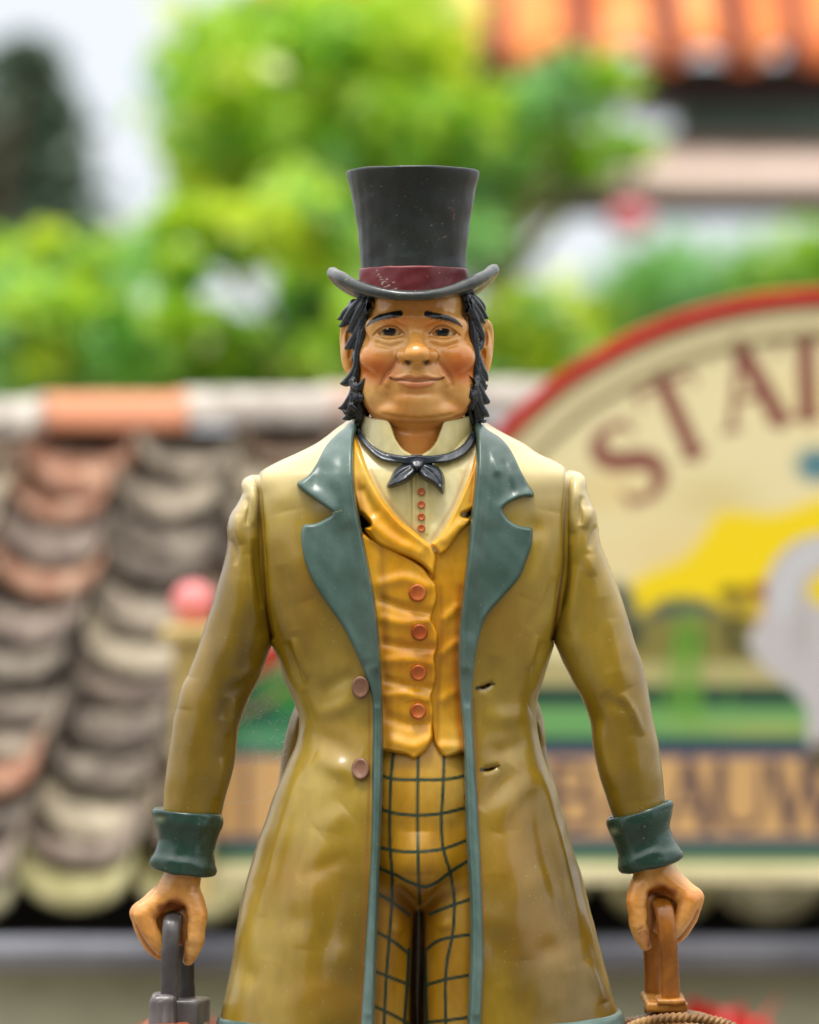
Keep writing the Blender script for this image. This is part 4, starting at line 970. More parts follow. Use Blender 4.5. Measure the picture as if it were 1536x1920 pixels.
p.line([(844, 387), (850, 394), (852, 405), (853, 414)], .7, BRN, 1.3, 1, fm); p.line([(830, 447), (833, 443), (838, 443), (840, 446)], .7, (150, 120, 90), 1.3, 1, fm)
for i in range(30): p.blob(rnd.uniform(665, 880), rnd.uniform(330, 490), 1.0, 1.0, (110, 112, 104), .6, 4, 0, fm)
hat = mesh_obj('top_hat', V, F, HATM, statue, attr=p.get())
rows = np.array([(503, 677, 874, 104), (500.5, 674.5, 876.5, 107), (501, 673, 878, 108.5), (505, 672.5, 878.5, 109), (520, 672, 879, 109.5), (535, 671, 880, 110.5), (545, 670, 881, 111), (552, 669, 882, 112)])
V = lathe_rows(spline(rows, 30), 140); m = len(V); F = grid_faces(m, 140, True); V = V.reshape(-1, 3)
V += vnormals(V, F) * wobble(V, .8, 20, 8)[:, None]; p = Paint(V); fm = (V[:, 2] > 0).astype(float)
p.line([(673, 497.5), (775, 500), (877, 494)], 1.2, (170, 96, 98), 2.5, .7)
for q in [[(707, 506), (711, 517), (719, 526), (730, 533)], [(719, 526), (716, 533), (722, 538)], [(709, 517), (716, 521), (712, 526)]]: p.line(q, .5, (190, 170, 150), 1.1, .9, fm)
for x, y in [(726, 523), (732, 527), (738, 529), (730, 535), (736, 538), (742, 541), (724, 538)]: p.blob(x, y, 1.6, 1.2, (196, 180, 160), .9, 3, 0, fm)
mesh_obj('hat_band', V, F, BAND, hat, attr=p.get())
# brim
n = 200; a = np.linspace(0, 2 * math.pi, n, endpoint=False); ca, sa = np.cos(a), np.sin(a)
prof = list(np.linspace(-.06, 1, 26)); S = []
for t in prof:
    tt = max(t, 0); rx = 98 + 68 * t - 9 * tt ** 3 * np.abs(ca) ** 3; rf = 108 + 60 * t
    z = -560.0 + 48 * np.abs(ca) ** 2.0 * tt ** 1.6 + 13 * np.abs(ca) ** 2 - 5 * np.abs(sa) * tt + 3 * ca * tt
    S.append(np.stack([775 - 768 + rx * ca, 960 + z + 0 * ca, rf * sa], 1))
S = np.array(S); N = vnormals(S.reshape(-1, 3), grid_faces(len(prof), n, True)).reshape(S.shape); N *= np.sign(N[..., 1:2])
V = []
hh = [(11.5 + 2.0 * abs(0)) * math.sqrt(max(0, 1 - max(0, (t - .80) / .20) ** 2)) for t in prof]
for k in range(len(prof)): V.append(S[k] + N[k] * hh[k] * (0.8 + .25 * prof[k] * np.abs(ca)[:, None]))
for k in range(len(prof) - 2, -1, -1): V.append(S[k] - N[k] * hh[k] * (0.8 + .25 * prof[k] * np.abs(ca)[:, None]))
prof = V
V = np.array(V); F = grid_faces(len(prof), n, True); V = V.reshape(-1, 3)
V += vnormals(V, F) * wobble(V, 1.0, 26, 5)[:, None]; p = Paint(V)
for i in range(40): p.blob(rnd.uniform(630, 920), rnd.uniform(520, 560), 1.2, 1.2, (170, 165, 140), .6, 4)
mesh_obj('hat_brim', V, F, BRIM, hat, attr=p.get())

# ================================================================== WHAT THE HANDS HOLD
def strap(pts, w, t, n=50, ncol=24):
    """bent bar: pts rows x,y,f ; w half width in x, t half thickness"""
    q = spline(np.array(pts, float), n); C0 = np.array([P(*r[:3]) for r in q]); V = []
    T = np.gradient(C0, axis=0); T /= np.linalg.norm(T, axis=1)[:, None]
    a = np.linspace(0, 2 * math.pi, ncol, endpoint=False)
    for c, tt in zip(C0, T):
        sx = np.array([1, 0, 0]) - tt * tt[0]; sx /= np.linalg.norm(sx); nx = np.cross(tt, sx)
        k = 1.3
        V.append(c + sx * (w * np.sign(np.cos(a)) * np.abs(np.cos(a)) ** (1/k))[:, None] + nx * (t * np.sign(np.sin(a)) * np.abs(np.sin(a)) ** (1/k))[:, None])
    V = np.array(V); m = len(V); F = [grid_faces(m, ncol, True)]; V = V.reshape(-1, 3)
    V = np.vstack([V, V[:ncol].mean(0), V[-ncol:].mean(0)]); i = np.arange(ncol); j = (i + 1) % ncol
    F += [np.stack([np.full(ncol, m*ncol), i, j], 1), np.stack([np.full(ncol, m*ncol+1), (m-1)*ncol+j, (m-1)*ncol+i], 1)]
    return V, F
def box(lo, hi, bev=5, seg=3):
    """rounded box between plan points (x, z, f)"""
    n = 7; g = np.linspace(-1, 1, n); V = []; lo = np.array(lo, float); hi = np.array(hi, float); c = (lo + hi) / 2; h = (hi - lo) / 2
    import itertools
    idx = {}; Vl = []; Fl = []
    def vid(p):
        k = tuple(np.round(p, 5))
        if k not in idx:
            q = np.array(p) * h; inner = np.clip(q, -(h - bev), h - bev); d = q - inner; l = np.linalg.norm(d)
            if l > 1e-6: q = inner + d / l * bev
            idx[k] = len(Vl); Vl.append(c + q)
        return idx[k]
    es = [np.unique(np.concatenate([[-1], -1 + bev / h[i] * np.array([.15, .4, .7, 1]), np.linspace(-1 + bev / h[i], 1 - bev / h[i], 4), 1 - bev / h[i] * np.array([.7, .4, .15]), [1]])) for i in range(3)]
    for ax in range(3):
        u, v = [(1, 2), (2, 0), (0, 1)][ax]
        for sgn in (-1, 1):
            for i in range(len(es[u]) - 1):
                for j in range(len(es[v]) - 1):
                    cs = []
                    for (a_, b_) in ((i, j), (i + 1, j), (i + 1, j + 1), (i, j + 1)):
                        q = [0, 0, 0]; q[ax] = sgn; q[u] = es[u][a_]; q[v] = es[v][b_]; cs.append(vid(q))
                    Fl.append(cs if sgn > 0 else cs[::-1])
    return np.array(Vl), np.array(Fl)
zw = lambda y: CY - y
def org(px, py, f):
    q = P(px, py, f); return (q[0] * U, -q[2] * U, (q[1] + GZ) * U)

bag = empty('travel_bag', org(325, 2330, 10), 'travel bag with grey handle and grey clasp, held in the statue\'s fist', 'bag')
V, F = strap([(321, 1990, 66), (319, 1900, 67), (318, 1860, 68), (319, 1800, 70), (321, 1750, 68), (323, 1728, 55), (326, 1722, 30), (332, 1722, -10), (338, 1728, -34), (345, 1760, -48), (349, 1840, -52), (350, 1990, -52)], 17, 12, 90)
V = sculpt(V, F, [([(328, 1735), (330, 1800)], 4, 2)]); V += vnormals(V, F) * wobble(V, .9, 14, 3)[:, None]
mesh_obj('handle', V, F, GREYH, bag, attr=np.zeros((len(V), 4)))
# clasp frame: rounded front block and a bar running back
V, F = box((P(279, 0, 90)[0], zw(2010), 40), (P(331, 0, 90)[0], zw(1853), 100), 15)
V = sculpt(V, F, [([(306, 1860), (304, 1920)], 3, -3)]); V += vnormals(V, F) * wobble(V, 1.2, 14, 4)[:, None]
p = Paint(V); [p.blob(rnd.uniform(284, 330), rnd.uniform(1860, 1925), 3, 3, (148, 140, 136), .6) for _ in range(10)]
mesh_obj('clasp', V, F, GREYH, bag, attr=p.get())
V, F = box((P(296, 0, 0)[0], zw(2000), -110), (P(376, 0, 0)[0], zw(1864), 84), 10)
V[:, 1] -= (80 - V[:, 2]) * .10 * 1; V[:, 0] += (84 - V[:, 2]) * .07; V += vnormals(V, F) * wobble(V, 1.2, 14, 5)[:, None]
mesh_obj('frame', V, F, GREYH, bag, attr=np.zeros((len(V), 4)))
V, F = ringloft([(290, 1905, 360, 1905, 120, 0), (262, 1925, 388, 1925, 150, 0), (235, 1960, 410, 1960, 180, 0), (215, 2060, 430, 2060, 210, 0), (210, 2200, 436, 2200, 220, 0), (222, 2330, 424, 2330, 210, 0)], 90, 2.8, 8)
V = sculpt(V, F, [([(270, 1920), (262, 1960)], 6, 4), ([(350, 1915), (370, 1960)], 4, 4), ([(330, 1915), (345, 1960)], 3, -4)])
mesh_obj('bag_body', V, F, BAGL, bag, attr=np.zeros((len(V), 4)))

bas = empty('basket', org(1270, 2300, 10), 'wicker basket with rope rim and brown wooden handle, held in the statue\'s fist', 'basket')
V, F = strap([(1262, 1990, 64), (1258, 1880, 66), (1256, 1820, 70), (1252, 1760, 72), (1248, 1718, 66), (1243, 1699, 50), (1238, 1694, 26), (1230, 1696, -14), (1224, 1708, -40), (1224, 1760, -52), (1225, 1840, -54), (1226, 1990, -54)], 17.5, 12, 90)
V += vnormals(V, F) * wobble(V, .8, 14, 3)[:, None]
mesh_obj('handle', V, F, BRNH, bas, attr=np.zeros((len(V), 4)))
V, F = box((P(1206, 0, 0)[0], zw(1886), -70), (P(1284, 0, 0)[0], zw(1868), 92), 6); V += vnormals(V, F) * wobble(V, 1.5, 12, 4)[:, None]
mesh_obj('handle_plate', V, F, BRNH, bas, attr=np.zeros((len(V), 4)))
V, F = box((P(1226, 0, 0)[0], zw(1872), 30), (P(1280, 0, 0)[0], zw(1861), 98), 5); V += vnormals(V, F) * wobble(V, 1.5, 12, 7)[:, None]
mesh_obj('handle_plate', V, F, BRNH, bas, attr=np.zeros((len(V), 4)))
# lid of woven wicker: dome with a basket weave relief, rope along its rim
V, F = ringloft([(1262, 1899, 1282, 1899, 20, 15), (1228, 1902, 1314, 1902, 70, 15), (1200, 1910, 1344, 1911, 105, 15), (1178, 1924, 1368, 1926, 130, 15), (1160, 1946, 1386, 1948, 145, 15), (1148, 1985, 1396, 1985, 155, 15)], 260, 2.2, 1.6)
N = vnormals(V, F); an = np.arctan2(V[:, 2] - 15, V[:, 0] - 502); ri = np.floor((V[:, 1] + 1100) / 9)
V += N * (3.6 * np.abs(np.sin((V[:, 1] + 1100) / 9 * math.pi)) * (.45 + .55 * np.sin(an * 26 + math.pi * (ri % 2))))[:, None]
p = Paint(V); g_ = (np.abs(np.sin((V[:, 1] + 1100) / 9 * math.pi)) < .25) * .7; p.add(g_, (60, 34, 12))
mesh_obj('lid', V, F, WICK, bas, attr=p.get())
def rope(cl, r, turns, n=420, ncol=14):
    cl = np.asarray(cl); t = np.linspace(0, 1, len(cl)); s = np.linspace(0, 1, n); C0 = np.stack([np.interp(s, t, cl[:, i]) for i in range(3)], 1)
    T = np.gradient(C0, axis=0); T /= np.linalg.norm(T, axis=1)[:, None]; V = []
    a = np.linspace(0, 2 * math.pi, ncol, endpoint=False)
    for i, (c, tt) in enumerate(zip(C0, T)):
        up = np.array([0, 1, 0.]); sx = np.cross(tt, up); sx /= np.linalg.norm(sx) + 1e-9; nx = np.cross(sx, tt); ph = s[i] * turns * 2 * math.pi
        rr = r * (1 + .22 * np.cos(3 * (a - ph)))
        V.append(c + sx * (rr * np.cos(a))[:, None] + nx * (rr * np.sin(a))[:, None])
    return np.array(V).reshape(-1, 3), grid_faces(n, ncol, True)
th = np.linspace(0, math.pi, 60)
f_ = np.stack([1270 - CX + 118 * np.cos(th), zw(1952) + 62 * np.sin(th) ** .8, 15 + 70 + 45 * np.sin(th)], 1); b_ = f_[::-1] * [1, 1, 1]; b_[:, 2] = 15 - 70 - 45 * np.sin(th); b_[:, 1] -= 34 * np.sin(th)
cl = np.vstack([f_, b_, f_[:1]])
V, F = rope(cl, 8.5, 22, 1000); mesh_obj('rope_rim', V, F, WICK, bas, attr=np.zeros((len(V), 4)))
V, F = ringloft([(1150, 1975, 1394, 1975, 150, 15), (1146, 2000, 1396, 2000, 156, 15), (1160, 2150, 1380, 2150, 160, 15), (1175, 2300, 1365, 2300, 146, 15)], 160, 2.2, 4)
N = vnormals(V, F); an = np.arctan2(V[:, 2] - 15, V[:, 0] - 502); V += N * (3.5 * np.sin(an * 40) * np.sin(V[:, 1] / 9))[:, None]
mesh_obj('basket_body', V, F, WICK, bas, attr=np.zeros((len(V), 4)))

# ================================================================== SETTING BEHIND
random.seed(5)
def sheet(name, V, F, mat, parent=None, smooth=False, attr=None):
    return mesh_obj(name, [tuple(v) for v in V], [list(map(tuple, np.asarray(F).tolist())) if hasattr(F, 'tolist') else F], mat, parent, True, smooth, attr)

# ground: one sheet
GM = mat_simple('paving_ground', [(92, 86, 76), (108, 102, 90), (124, 118, 104)], .9, 2.5, .5)
o = sheet('ground', [(-400, -400, 0), (400, -400, 0), (400, 400, 0), (-400, 400, 0)], [(0, 1, 2, 3)], GM); tag(o, kind='structure')

# ---- tiled roof of the low building
TCOL = [(112, 100, 88), (138, 126, 110), (88, 78, 72), (160, 148, 128), (122, 106, 98), (132, 104, 84), (176, 164, 140), (76, 68, 64)]
def mat_tile(name):
    m = mat_paint(name, [(58, 50, 44), (128, 116, 102), (204, 192, 168)], .8, 16, .7, 50, True, 0.0, (1, 1, 1), .35)
    return m
TILE = mat_tile('weathered_pantile')
house = empty('ticket_house', tuple(W(500, 2650, 9.2)), 'low house with weathered mossy pantile roof and dull olive wall behind the statue', 'house')
D0, D1, YE, YR = 8.75, 9.75, 1690, 806       # eaves and ridge distances, rows
pitch_x = 0.284; rows_n = 12
zE, zR = W(0, YE, D0)[2], W(0, YR, D1)[2]; yE, yR_ = D0 - 5.4, D1 - 5.4
slope = np.array([0, yR_ - yE, zR - zE]); L = np.linalg.norm(slope); slope /= L; nrm = np.array([0, -slope[2], slope[1]])
x0 = W(-260, 0, 9)[0]; ncols = 17
col_offset = W(140, 0, D0)[0]; base_x = col_offset - pitch_x * 5
rowlen = L / rows_n
tiles_V, tiles_F, tiles_A = [], [], []
special = {(4, 0): (196, 104, 64), (4, 1): (186, 128, 84)}
def tile(cx, r, colr):
    """one pantile: a trough with a rolled side, tapering under the row above"""
    nu, nv = 22, 5; V = []; 
    s0 = r * rowlen - rowlen * .16; s1 = (r + 1) * rowlen + .02
    j1, j2, j3 = random.uniform(-.026, .026), random.uniform(-.008, .016), random.uniform(-.03, .03)
    for i in range(nv + 1):
        t = i / nv; s = s0 + (s1 - s0) * t
        for k in range(nu + 1):
            u = k / nu
            x = (u - .5) * pitch_x * (1.0 + j1 * 2)
            h = .055 - 0.105 * math.sqrt(max(0, 1 - (abs(2 * u - 1)) ** 2.3)) + .012 * math.exp(-((u - .97) / .05) ** 2)
            bow = 0.035 * math.cos((u - .5) * math.pi) * (1 if i == 0 else 0)
            p = np.array([cx + x + j1 + r * .02, yE, zE]) + slope * (s - bow + j3 + colr) + nrm * (h + .052 * (1 - t) + j2)
            V.append(p)
    top = len(V)
    for k in range(nu + 1): V.append(V[k] - nrm * .02 + slope * .006)
    F = [(i * (nu + 1) + k, i * (nu + 1) + k + 1, (i + 1) * (nu + 1) + k + 1, (i + 1) * (nu + 1) + k) for i in range(nv) for k in range(nu)]
    F += [(top + k, top + k + 1, k + 1, k) for k in range(nu)]
    return V, F
for c in range(ncols):
    cx = base_x + c * pitch_x
    for r in range(rows_n):
        V, F = tile(cx, r, 0.0 if r == 0 else rowlen * .9 * (((c * .31) % 1) - .5)); o = len(tiles_V)
        colr = random.choice(TCOL); 
        q = random.random()
        if q < .045: colr = random.choice([(176, 124, 96), (170, 112, 84), (188, 144, 122)])
        if r == 0: colr = random.choice([(180, 172, 120), (170, 166, 108), (150, 146, 110)])
        tiles_V += V; tiles_F += [tuple(a + o for a in f) for f in F]; tiles_A += [(*lin(colr), .62)] * len(V)
sheet('roof', tiles_V, tiles_F, TILE, house, True, np.array(tiles_A))
# dark battens under the tiles
UND = mat_simple('dark_underroof', [(22, 18, 14), (34, 28, 22)], .9, 4)
def wbox(name, x0, x1, y0, y1, z0, z1, mat, parent=None, bev=0.0):
    V = [(x, y, z) for x in (x0, x1) for y in (y0, y1) for z in (z0, z1)]
    F = [(0, 1, 3, 2), (4, 6, 7, 5), (0, 4, 5, 1), (2, 3, 7, 6), (0, 2, 6, 4), (1, 5, 7, 3)]
    o = sheet(name, V, F, mat, parent)
    if bev:
        b = o.modifiers.new('b', 'BEVEL'); b.width = bev; b.segments = 3
    return o
xa, xb = base_x - pitch_x, base_x + ncols * pitch_x
V = []
for x in (xa, xb):
    for s, n in ((.02, -.10), (L + .05, -.10)): V.append(np.array([x, yE, zE]) + slope * s + nrm * n)
sheet('roof_deck', V, [(0, 1, 3, 2)], UND, house)
# ridge tiles, half round
RID = mat_paint('ridge_tile', [(140, 130, 122), (170, 160, 150), (196, 188, 176)], .7, 8, .4, 40, True, 0, (1, 1, 1), .35)
rl = 0.385; rx0 = W(-200, 0, D1)[0]; tilt = .014
k = 0; xr = W(80, 0, D1)[0] - 3 * rl
while xr < xb:
    n = 16; V = []
    for i in range(7):
        t = i / 6
        for j in range(n + 1):
            a = math.pi * (j / n) * 1.1 - .157
            rr = .085 + .012 * (t > .85) + random.uniform(-.001, .001)
            V.append((xr + t * rl * 1.03, yR_ + .02 - rr * math.cos(a) * 1.0, zR + .0 + rr * 1.0 * math.sin(a) + (xr - rx0) * .034))
    F = [(i * (n + 1) + j, i * (n + 1) + j + 1, (i + 1) * (n + 1) + j + 1, (i + 1) * (n + 1) + j) for i in range(6) for j in range(n)]
    orange = k in (3,)
    A = np.array([(*lin((206, 134, 96)), .92 if orange else 0.0)] * len(V))
    if k in (5,): A[:] = (*lin((186, 140, 120)), .5)
    sheet('ridge_tile', V, F, RID, house, True, A); xr += rl; k += 1
# far slope and gables, wall, gutter
sheet('rear_roof', [(xa, yR_, zR), (xb, yR_, zR), (xb, yR_ + 1.0, zE), (xa, yR_ + 1.0, zE)], [(0, 1, 2, 3)], UND, house)
WALLM = mat_simple('olive_grey_wall', [(186, 182, 150), (198, 194, 162), (208, 204, 174)], .85, 1.2, .2)
zG = W(0, 1800, D0)[2]
wbox('wall', xa + .1, xb - .1, yE + .06, yE + .30, 0, zG + .02, WALLM, house)
wbox('soffit', xa, xb, yE + .10, yE + .5, zG, zE + .05, UND, house)
GUT = mat_simple('zinc_gutter', [(128, 130, 142), (146, 148, 158), (164, 166, 176)], .45, 3, .1)
n = 14; V = []
for x in np.linspace(xa, xb, 30):
    for j in range(n + 1):
        a = math.pi + math.pi * j / n; V.append((x, yE - .06 + .075 * math.cos(a), zG + .035 + .085 * math.sin(a) * .9 + .02))
F = [(i * (n + 1) + j, i * (n + 1) + j + 1, (i + 1) * (n + 1) + j + 1, (i + 1) * (n + 1) + j) for i in range(29) for j in range(n)]
g_ = sheet('gutter', V, F, GUT, house, True); md = g_.modifiers.new('t', 'SOLIDIFY'); md.thickness = .006
wbox('gutter_lip', xa, xb, yE - .145, yE - .128, zG + .035, zG + .066, GUT, house, .004)

# ---- the arched station sign in front of the roof
DS = 8.55
sign = empty('station_sign', tuple(W(1560, 1640, DS)), 'arched painted sign with red rim, brown letters and a wading bird, before the roof', 'sign')
arch = [(1560, 541), (1500, 543), (1420, 552), (1300, 579), (1180, 624), (1060, 691), (1000, 738), (940, 795), (850, 880), (740, 985), (640, 1085), (540, 1178), (470, 1232), (405, 1262)]
arch = curve(arch, 12); archr = [(3120 - x, y) for x, y in arch[::-1]][1:] if False else [(3120 - a[0], a[1]) for a in arch[1:]][::-1]
full = [(float(a[0]), float(a[1])) for a in arch[::-1]] + [(3120 - float(a[0]), float(a[1])) for a in arch[1:]]
def offset(poly, d):
    p = np.array(poly); t = np.gradient(p, axis=0); t /= np.linalg.norm(t, axis=1)[:, None]; nn = np.stack([-t[:, 1], t[:, 0]], 1); return p + nn * d
def band_mesh(name, polyA, polyB, y0, y1, mat):
    A = [W(x, y, DS) for x, y in polyA]; B = [W(x, y, DS) for x, y in polyB]; n = len(A); V = []
    for dy in (y0, y1): V += [(a[0], a[1] + dy, a[2]) for a in A] + [(b[0], b[1] + dy, b[2]) for b in B]
    F = []
    for i in range(n - 1):
        F += [(i, i + 1, n + i + 1, n + i), (2*n + i, 3*n + i, 3*n + i + 1, 2*n + i + 1), (i, 2*n + i, 2*n + i + 1, i + 1), (n + i, n + i + 1, 3*n + i + 1, 3*n + i)]
    o = sheet(name, V, F, mat, sign); md = o.modifiers.new('b', 'BEVEL'); md.width = .006; md.segments = 2; md.limit_method = 'ANGLE'; return o
RED = mat_simple('red_rim_paint', [(172, 8, 10), (190, 14, 14)], .3, 4, .1, coat=.3)
CRM = mat_simple('cream_frame_paint', [(206, 196, 150), (220, 210, 170)], .4, 4, .1)
OLV = mat_simple('olive_edge_paint', [(120, 106, 62), (136, 120, 76)], .5, 4, .1)
band_mesh('rim', offset(full, 0), offset(full, 30), -.05, .06, RED)
band_mesh('frame', offset(full, 30), offset(full, 82), -.028, .06, CRM)
band_mesh('inner_edge', offset(full, 82), offset(full, 94), -.036, .05, OLV)
# painted panel
res = 5.0; xs = np.arange(392, 2730, res); ys_ = np.arange(560, 1640, res); PX, PY = np.meshgrid(xs, ys_)
n = len(xs); A0 = np.array(full)
yt = np.interp(PX.ravel(), A0[:, 0], A0[:, 1]); keep = PY.ravel() > yt + 40
class SP(Paint):
    def __init__(s, px, py): s.px, s.py = px, py; s.c = np.zeros((len(px), 3)); s.a = np.zeros(len(px))
p = SP(PX.ravel(), PY.ravel())
p.add(np.ones(len(p.px)), (226, 212, 164)); 
rs = np.random.RandomState(3)
for i in range(30): p.blob(rs.uniform(400, 2700), rs.uniform(700, 1200), rs.uniform(60, 160), rs.uniform(30, 80), random.choice([(222, 208, 168), (196, 176, 104), (214, 200, 150), (220, 190, 120)]), .5)
p.poly([(1130, 1180), (1160, 1120), (1200, 1080), (1280, 1045), (1318, 1000), (1350, 960), (1450, 962), (1560, 930), (1700, 960), (1800, 1060), (1900, 1180)], (236, 206, 4), 26, 1)
p.poly([(400, 1285), (470, 1262), (560, 1210), (640, 1262), (760, 1200), (1100, 1240), (1560, 1240), (2700, 1230), (2700, 1420), (400, 1420)], (150, 142, 96), 18)
p.poly([(1100, 1150), (1150, 1090), (1185, 1110), (1200, 1150), (1240, 1125), (1300, 1120), (1350, 1140), (1380, 1170), (1420, 1170), (1420, 1240), (1100, 1240)], (22, 60, 84), 18, .9)
p.poly([(1150, 1165), (1400, 1160), (1420, 1235), (1150, 1240)], (132, 122, 52), 20, .9)
for x, y, rx, ry, c in [(1370, 1110, 26, 14, (70, 64, 4)), (1385, 1135, 34, 22, (150, 128, 44)), (1180, 1190, 26, 26, (14, 40, 50)), (1370, 1190, 10, 34, (16, 20, 12)), (1400, 1213, 34, 9, (10, 12, 10)), (1390, 1165, 40, 8, (30, 36, 34)), (1290, 1200, 40, 14, (66, 92, 26)),
                        (1420, 1105, 26, 14, (130, 60, 24)), (1440, 1120, 22, 12, (40, 38, 40)), (510, 1240, 60, 16, (176, 160, 110))]: p.blob(x, y, rx, ry, c, .95, 4)
STR = [(1240, 1284, (176, 164, 112)), (1286, 1324, (10, 62, 48)), (1324, 1382, (104, 158, 92)), (1382, 1406, (10, 58, 72)), (1406, 1418, (60, 60, 110)), (1418, 1566, (202, 160, 104)), (1566, 1580, (40, 42, 84)), (1580, 1594, (6, 60, 82)), (1594, 1616, (24, 98, 62)), (1616, 1645, (186, 176, 134))]
for a, b, c in STR: p.add(np.clip((p.py - a) / 6 + .5, 0, 1) * np.clip((b - p.py) / 6 + .5, 0, 1), c)
p.poly([(400, 1400), (400, 1300), (470, 1280), (560, 1255), (640, 1280), (640, 1400)], (20, 96, 66), 16, .9); p.blob(530, 1300, 40, 30, (50, 150, 40), .9, 3); p.blob(470, 1330, 50, 14, (4, 50, 60), .9, 3); p.blob(500, 1385, 90, 18, (96, 158, 112), .8, 3)
p.blob(1290, 1355, 60, 16, (140, 170, 90), .7, 3); p.blob(1440, 1365, 120, 14, (164, 172, 92), .8, 3)
for i in range(22):
    x = 1282 + rs.normal() * 32; p.line([(x + rs.uniform(-22, 22), 1110 + abs(x - 1282) * 1.6 + rs.uniform(0, 70)), (x, 1250), (x + rs.uniform(-6, 6), 1330 + rs.uniform(0, 44))], 1.7, random.choice([(96, 150, 44), (120, 172, 60), (80, 136, 40)]), 5, .9)
p.blob(1505, 1300, 22, 16, (30, 120, 8), .9, 3)
# bird: white-grey neck loop, body and tail
p.poly([(1640, 1010), (1560, 1000), (1500, 1010), (1460, 1040), (1436, 1085), (1432, 1130), (1418, 1170), (1400, 1200), (1430, 1250), (1480, 1290), (1510, 1330), (1520, 1400), (1640, 1400), (1700, 1250)], (188, 182, 182), 8)
p.line([(1620, 1030), (1540, 1030), (1490, 1060), (1470, 1100), (1470, 1150)], 12, (196, 198, 200), 8, .9)
p.poly([(1640, 1060), (1560, 1065), (1520, 1085), (1510, 1115), (1550, 1140), (1640, 1160)], (226, 198, 4), 10)
p.line([(1434, 1085), (1430, 1130), (1412, 1170)], 4, (196, 130, 110), 10, .6); p.poly([(1540, 1380), (1500, 1440), (1640, 1440), (1640, 1380)], (96, 84, 60), 10)
p.blob(1530, 872, 42, 34, (60, 118, 132), 1, 4); p.blob(1500, 1180, 20, 60, (160, 150, 144), .5)
# lettering
LB = (132, 74, 62)
def serif(p, segs, col, ang, cx, cy, s=1.0):
    ca, sa = math.cos(ang), math.sin(ang)
    for pts, w in segs: p.line([(cx + (a * ca - b * sa) * s, cy + (a * sa + b * ca) * s) for a, b in pts], [v * s for v in w] if isinstance(w, list) else w * s, col, 4, 1)
S_ = [([(42, -48), (34, -68), (4, -78), (-30, -66), (-36, -40), (-16, -14), (16, 4), (38, 26), (34, 60), (2, 78), (-30, 70), (-44, 46)], [4, 6, 9, 13, 16, 16, 16, 15, 12, 8, 6, 4]), ([(42, -78), (42, -44)], 3), ([(-44, 78), (-44, 44)], 3)]
T_ = [([(0, -76), (0, 76)], 14), ([(-56, -76), (56, -76)], 5), ([(-56, -76), (-58, -48)], 4), ([(56, -76), (58, -48)], 4), ([(-24, 78), (24, 78)], 4)]
A_ = [([(0, -80), (-48, 76)], 6), ([(0, -80), (50, 76)], 15), ([(-30, 22), (30, 22)], 5), ([(-66, 78), (-32, 78)], 4), ([(28, 78), (72, 78)], 4)]
I_ = [([(0, -76), (0, 76)], 14), ([(-26, -77), (26, -77)], 4), ([(-26, 78), (26, 78)], 4)]
O_ = [([(0, -78), (-40, -50), (-52, 0), (-40, 50), (0, 78), (40, 50), (52, 0), (40, -50), (0, -78)], [6, 11, 15, 11, 6, 11, 15, 11, 6])]
N_ = [([(-48, -76), (-48, 76)], 6), ([(-48, -76), (48, 76)], 15), ([(48, -76), (48, 76)], 6)]
for L_, x, y, a in [(S_, 1178, 872, -.62), (T_, 1270, 788, -.42), (A_, 1400, 730, -.20), (T_, 1510, 712, -.03), (I_, 1610, 712, .04), (O_, 1720, 728, .15), (N_, 1850, 775, .33)]:
    serif(p, [(q_, [v * 1.3 for v in w_] if isinstance(w_, list) else w_ * 1.3) for q_, w_ in L_], LB, a, x, y - 4, .94)
BL = (92, 72, 72); bx = [([(-34, -54), (-34, 54)], 9), ([(-34, -54), (8, -52), (22, -28), (4, -4), (-30, -2)], 6), ([(4, -2), (30, 8), (30, 44), (4, 54), (-34, 54)], 7)]
l_ = [([(-24, -54), (-24, 54)], 9), ([(-24, 52), (34, 52)], 5)]; a2 = [([(0, -56), (-34, 54)], 5), ([(0, -56), (36, 54)], 11), ([(-20, 20), (20, 20)], 4)]
u2 = [([(-34, -54), (-34, 24), (-16, 50), (6, 54), (26, 48), (38, 20), (38, -54)], [10, 10, 8, 6, 5, 5, 5])]; w2 = [([(-58, -54), (-28, 54)], 10), ([(-28, 54), (0, -40)], 5), ([(0, -54), (28, 54)], 10), ([(28, 54), (58, -54)], 5)]
for L_, x in [(bx, 1078), (l_, 1180), (a2, 1288), (u2, 1385), (w2, 1510)]: serif(p, [(q_, [v * 1.2 for v in w_] if isinstance(w_, list) else w_ * 1.2) for q_, w_ in L_], BL, 0, x, 1492, 1.05)
p.line([(462, 1430), (462, 1560)], 7, (96, 66, 70), 8, .9)
F = grid_faces(len(ys_), n)[:, ::-1]; F = F[keep[F].all(1)]
Wv = np.array([tuple(W(a, b, DS)) for a, b in zip(p.px, p.py)])
used = np.unique(F); mp_ = np.full(len(Wv), -1); mp_[used] = np.arange(len(used))
PANEL = mat_paint('painted_sign_panel', [(206, 192, 138)], .5, 3, .1, 20, True, .1)
panel = sheet('panel', Wv[used], mp_[F], PANEL, sign, False, p.get()[used])
md = panel.modifiers.new('t', 'SOLIDIFY'); md.thickness = .03; md.offset = -1
a_, b_ = W(400, 1648, DS), W(2720, 1640, DS)
wbox('sill', a_[0], b_[0], DS - 5.46, DS - 5.32, W(0, 1652, DS)[2], W(0, 1622, DS)[2], CRM, sign, .004)
